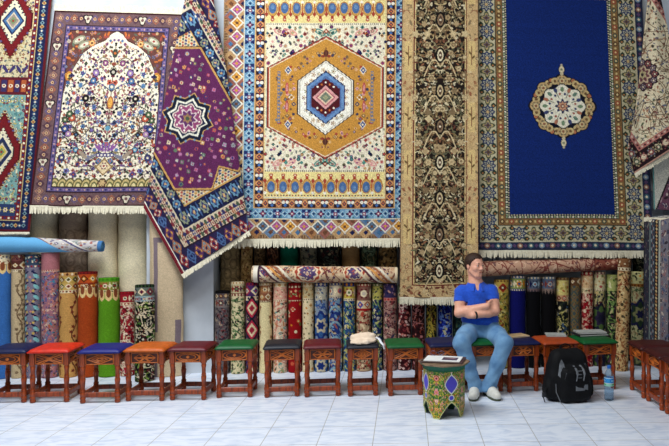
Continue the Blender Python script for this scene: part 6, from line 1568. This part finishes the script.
booklet('book', 'pale grey book on top of the pair on the green stool behind the bottle', 14, .005, .10, .28, .17, .016, -.04, GREYB, SH+.0375)

# ------------------------------------------------------------------ backpack
bg = at_ground(571, 402); bg[1] += .10
bp = empty('backpack', bg, R_(8)); tag(bp, 'black backpack with grey panels standing on the tiles in front of stools', 'backpack')
bvx = Vol((-.27, -.2, -.01), (.27, .2, .50), .006)
def sbox(c, r, rad, tap=0.0):
    def fn(X, Y, Z):
        s_ = 1-tap*np.clip(Z/.45, 0, 1)**2
        q = [abs(X-c[0])/s_-r[0]+rad, abs(Y-c[1])/s_-r[1]+rad, abs(Z-c[2])-r[2]+rad+0*X]
        q = np.broadcast_arrays(*q)
        return np.sqrt(sum(np.maximum(v, 0)**2 for v in q))+np.minimum(np.maximum(np.maximum(q[0], q[1]), q[2]), 0)-rad
    return fn
bvx.put(sbox((0, .02, .225), (.215, .115, .225), .085, .32), (-.23, -.11, 0), (.23, .15, .47), 0)
bvx.put(sbox((.02, -.085, .16), (.150, .075, .155), .06, .25), (-.2, -.18, 0), (.2, .0, .34), .03)
bvx.ell((-.20, .0, .11), (.035, .07, .09), .03); bvx.ell((.20, .0, .11), (.03, .07, .09), .03)
bvx.noise(lambda x, y, z: .004*np.sin(z*45+x*12)*np.sin(x*38+y*20))
bvx.put(lambda X, Y, Z: Z-.004+0*X+0*Y, (-.3, -.3, -.05), (.3, .3, .004), 0, True)
bvx.mesh('bag_body', BLACKN, bp)
def patch(name, pts, mat, yf, t=.006):
    """a sewn panel following the bag's front"""
    dg = bpy.context.evaluated_depsgraph_get()
    mb = MB(); n = len(pts); vs = []
    for (x, z) in pts: vs.append((x, yf(x, z)-t, z))
    for (x, z) in pts: vs.append((x, yf(x, z)+.02, z))
    fs = [tuple(range(n)), tuple(reversed(range(n, 2*n)))]+[(k, n+k, n+(k+1) % n, (k+1) % n) for k in range(n)]
    mb.add(vs, fs); return mb.build(name, mat, bp)
def front_y(x, z):
    i = int(round((x-bvx.lo[0])/bvx.h)); k = int(round((z-bvx.lo[2])/bvx.h))
    col = bvx.f[np.clip(i, 0, bvx.n[0]-1), :, np.clip(k, 0, bvx.n[2]-1)]; w_ = np.where(col < 0)[0]
    return bvx.lo[1]+w_[0]*bvx.h if len(w_) else 0.0
o = patch('side_panel', [(-.135, .24), (-.10, .20), (-.085, .27), (-.075, .34), (-.095, .375), (-.115, .34)], GREYN, front_y)
patch('side_panel', [(.145, .24), (.165, .21), (.150, .31), (.125, .335), (.12, .325), (.14, .28)], GREYN, front_y)
patch('label_patch', [(.0, .115), (.115, .115), (.115, .165), (.0, .165)], GREYN, front_y, .005)
for x0_ in (.006, .072):
    MB().tube([(x0_+.010*math.sin(t*3), front_y(x0_, .20+t*.12)-.004, .20+t*.12) for t in np.linspace(0, 1, 7)], [.011]*7, 8, .35).build('webbing_strap', GREYN, bp, True)
for z_ in (.225, .255, .285): MB().box((.043, front_y(.043, z_)-.004, z_), (.052, .006, .006), .001).build('cross_cord', GREYN, bp)
MB().tube([(-.05, .06, .435), (-.045, .065, .472), (0, .068, .485), (.045, .065, .472), (.05, .06, .435)], .010, 8, .6).build('grab_handle', BLACKN, bp, True)
MB().tube([(-.15, -.07, .20), (-.158, -.10, .10), (-.13, -.135, .012)], .004, 6).build('zip_line', GREYN, bp, True)
for s_ in (-1, 1):
    MB().tube([(s_*.08, .13, .40), (s_*.12, .16, .30), (s_*.15, .165, .15), (s_*.17, .14, .05)], [.024, .03, .028, .016], 8, .35).build('shoulder_strap', BLACKN, bp, True)
lp = MB().tube([(-.20, -.03, .14), (-.235, -.05, .125), (-.255, -.06, .10), (-.262, -.062, .05), (-.25, -.064, .012)], [.010, .011, .012, .010, .011], 8, .45).build('loose_strap', BLACKN, bp, True)
MB().box((-.258, -.062, .075), (.034, .016, .045), .004).build('buckle', DARKP, bp)
MB().box((.215, -.02, .05), (.03, .016, .03), .004).build('buckle', DARKP, bp)

# ------------------------------------------------------------------ water bottle
wg = at_ground(608.5, 399.5)
wbt = empty('water_bottle', wg); tag(wbt, 'clear plastic water bottle with blue cap and label on the tiles', 'bottle')
def plastic(name, col, rough, ior, trans):
    m, nt, p_ = principled(name); p_.inputs['Base Color'].default_value = (*lin(col), 1); p_.inputs['Transmission Weight'].default_value = trans; p_.inputs['Roughness'].default_value = rough; p_.inputs['IOR'].default_value = ior
    nz = nt.nodes.new('ShaderNodeTexNoise'); nz.inputs['Scale'].default_value = 60; bm_ = nt.nodes.new('ShaderNodeBump'); bm_.inputs['Strength'].default_value = .15
    nt.links.new(nz.outputs[0], bm_.inputs['Height']); nt.links.new(bm_.outputs[0], p_.inputs['Normal']); return m
PET = plastic('clear_plastic', (226, 240, 250), .05, 1.04, .95)
prof = [(.030, .0005), (.040, .006), (.042, .016), (.0405, .03), (.042, .04), (.0405, .055), (.042, .065), (.0405, .08), (.042, .09), (.0405, .105), (.042, .115), (.0425, .14), (.0425, .20), (.041, .215), (.034, .24), (.024, .262), (.0155, .275), (.0145, .285), (.0145, .297)]
inner = [(max(r-.0012, .004), z+(.0015 if i == 0 else 0)) for i, (r, z) in enumerate(prof)]
mb = MB().lathe(prof, 28, cap=False); mb.lathe(list(reversed(inner)), 28, cap=False)
mb.lathe([(.001, .0005), (.030, .0005)], 28, cap=False); mb.lathe([(.030-.0012, .002), (.001, .002)], 28, cap=False)
mb.build('bottle_body', PET, wbt, True)
MB().lathe([(r*.962-.0008, z) for r, z in inner if z < .09]+[(.0385, .10), (.001, .10)], 28).build('water', plastic('water', (222, 240, 252), .02, 1.05, .98), wbt, True)
MB().lathe([(.0165, .283), (.0172, .285), (.0172, .305), (.0155, .309), (.001, .3095)], 24).build('cap', noise_mat('blue_cap', (40, 110, 200), (34, 96, 180), 40, .35, 0), wbt, True)
def lab_cv():
    c = Cv(120, 34, (56, 150, 214), 2); c.rect(0, 22, 120, 34, (150, 206, 190)); c.rect(0, 0, 120, 3, (190, 224, 240)); c.rect(0, 21, 120, 22.5, WHITE)
    for x in (20, 60, 100): c.ell(x, 12, 13, 7, (34, 100, 190)); c.ell(x, 12, 10, 4.6, (120, 190, 226)); c.ell(x+3, 27, 9, 3.4, (96, 176, 120))
    return c
cv = lab_cv(); T_ = np.linspace(0, 2*math.pi, cv.W)
P = np.stack([np.stack([.0432*np.cos(T_), .0432*np.sin(T_), np.full(cv.W, .205-.075*j/(cv.H-1))], -1) for j in range(cv.H)])
o = link(bpy.data.objects.new('label_band', np_mesh('label_band', P.reshape(-1, 3), grid_faces(cv.H, cv.W), lin(cv.a).reshape(-1, 3), PAINT)), wbt)
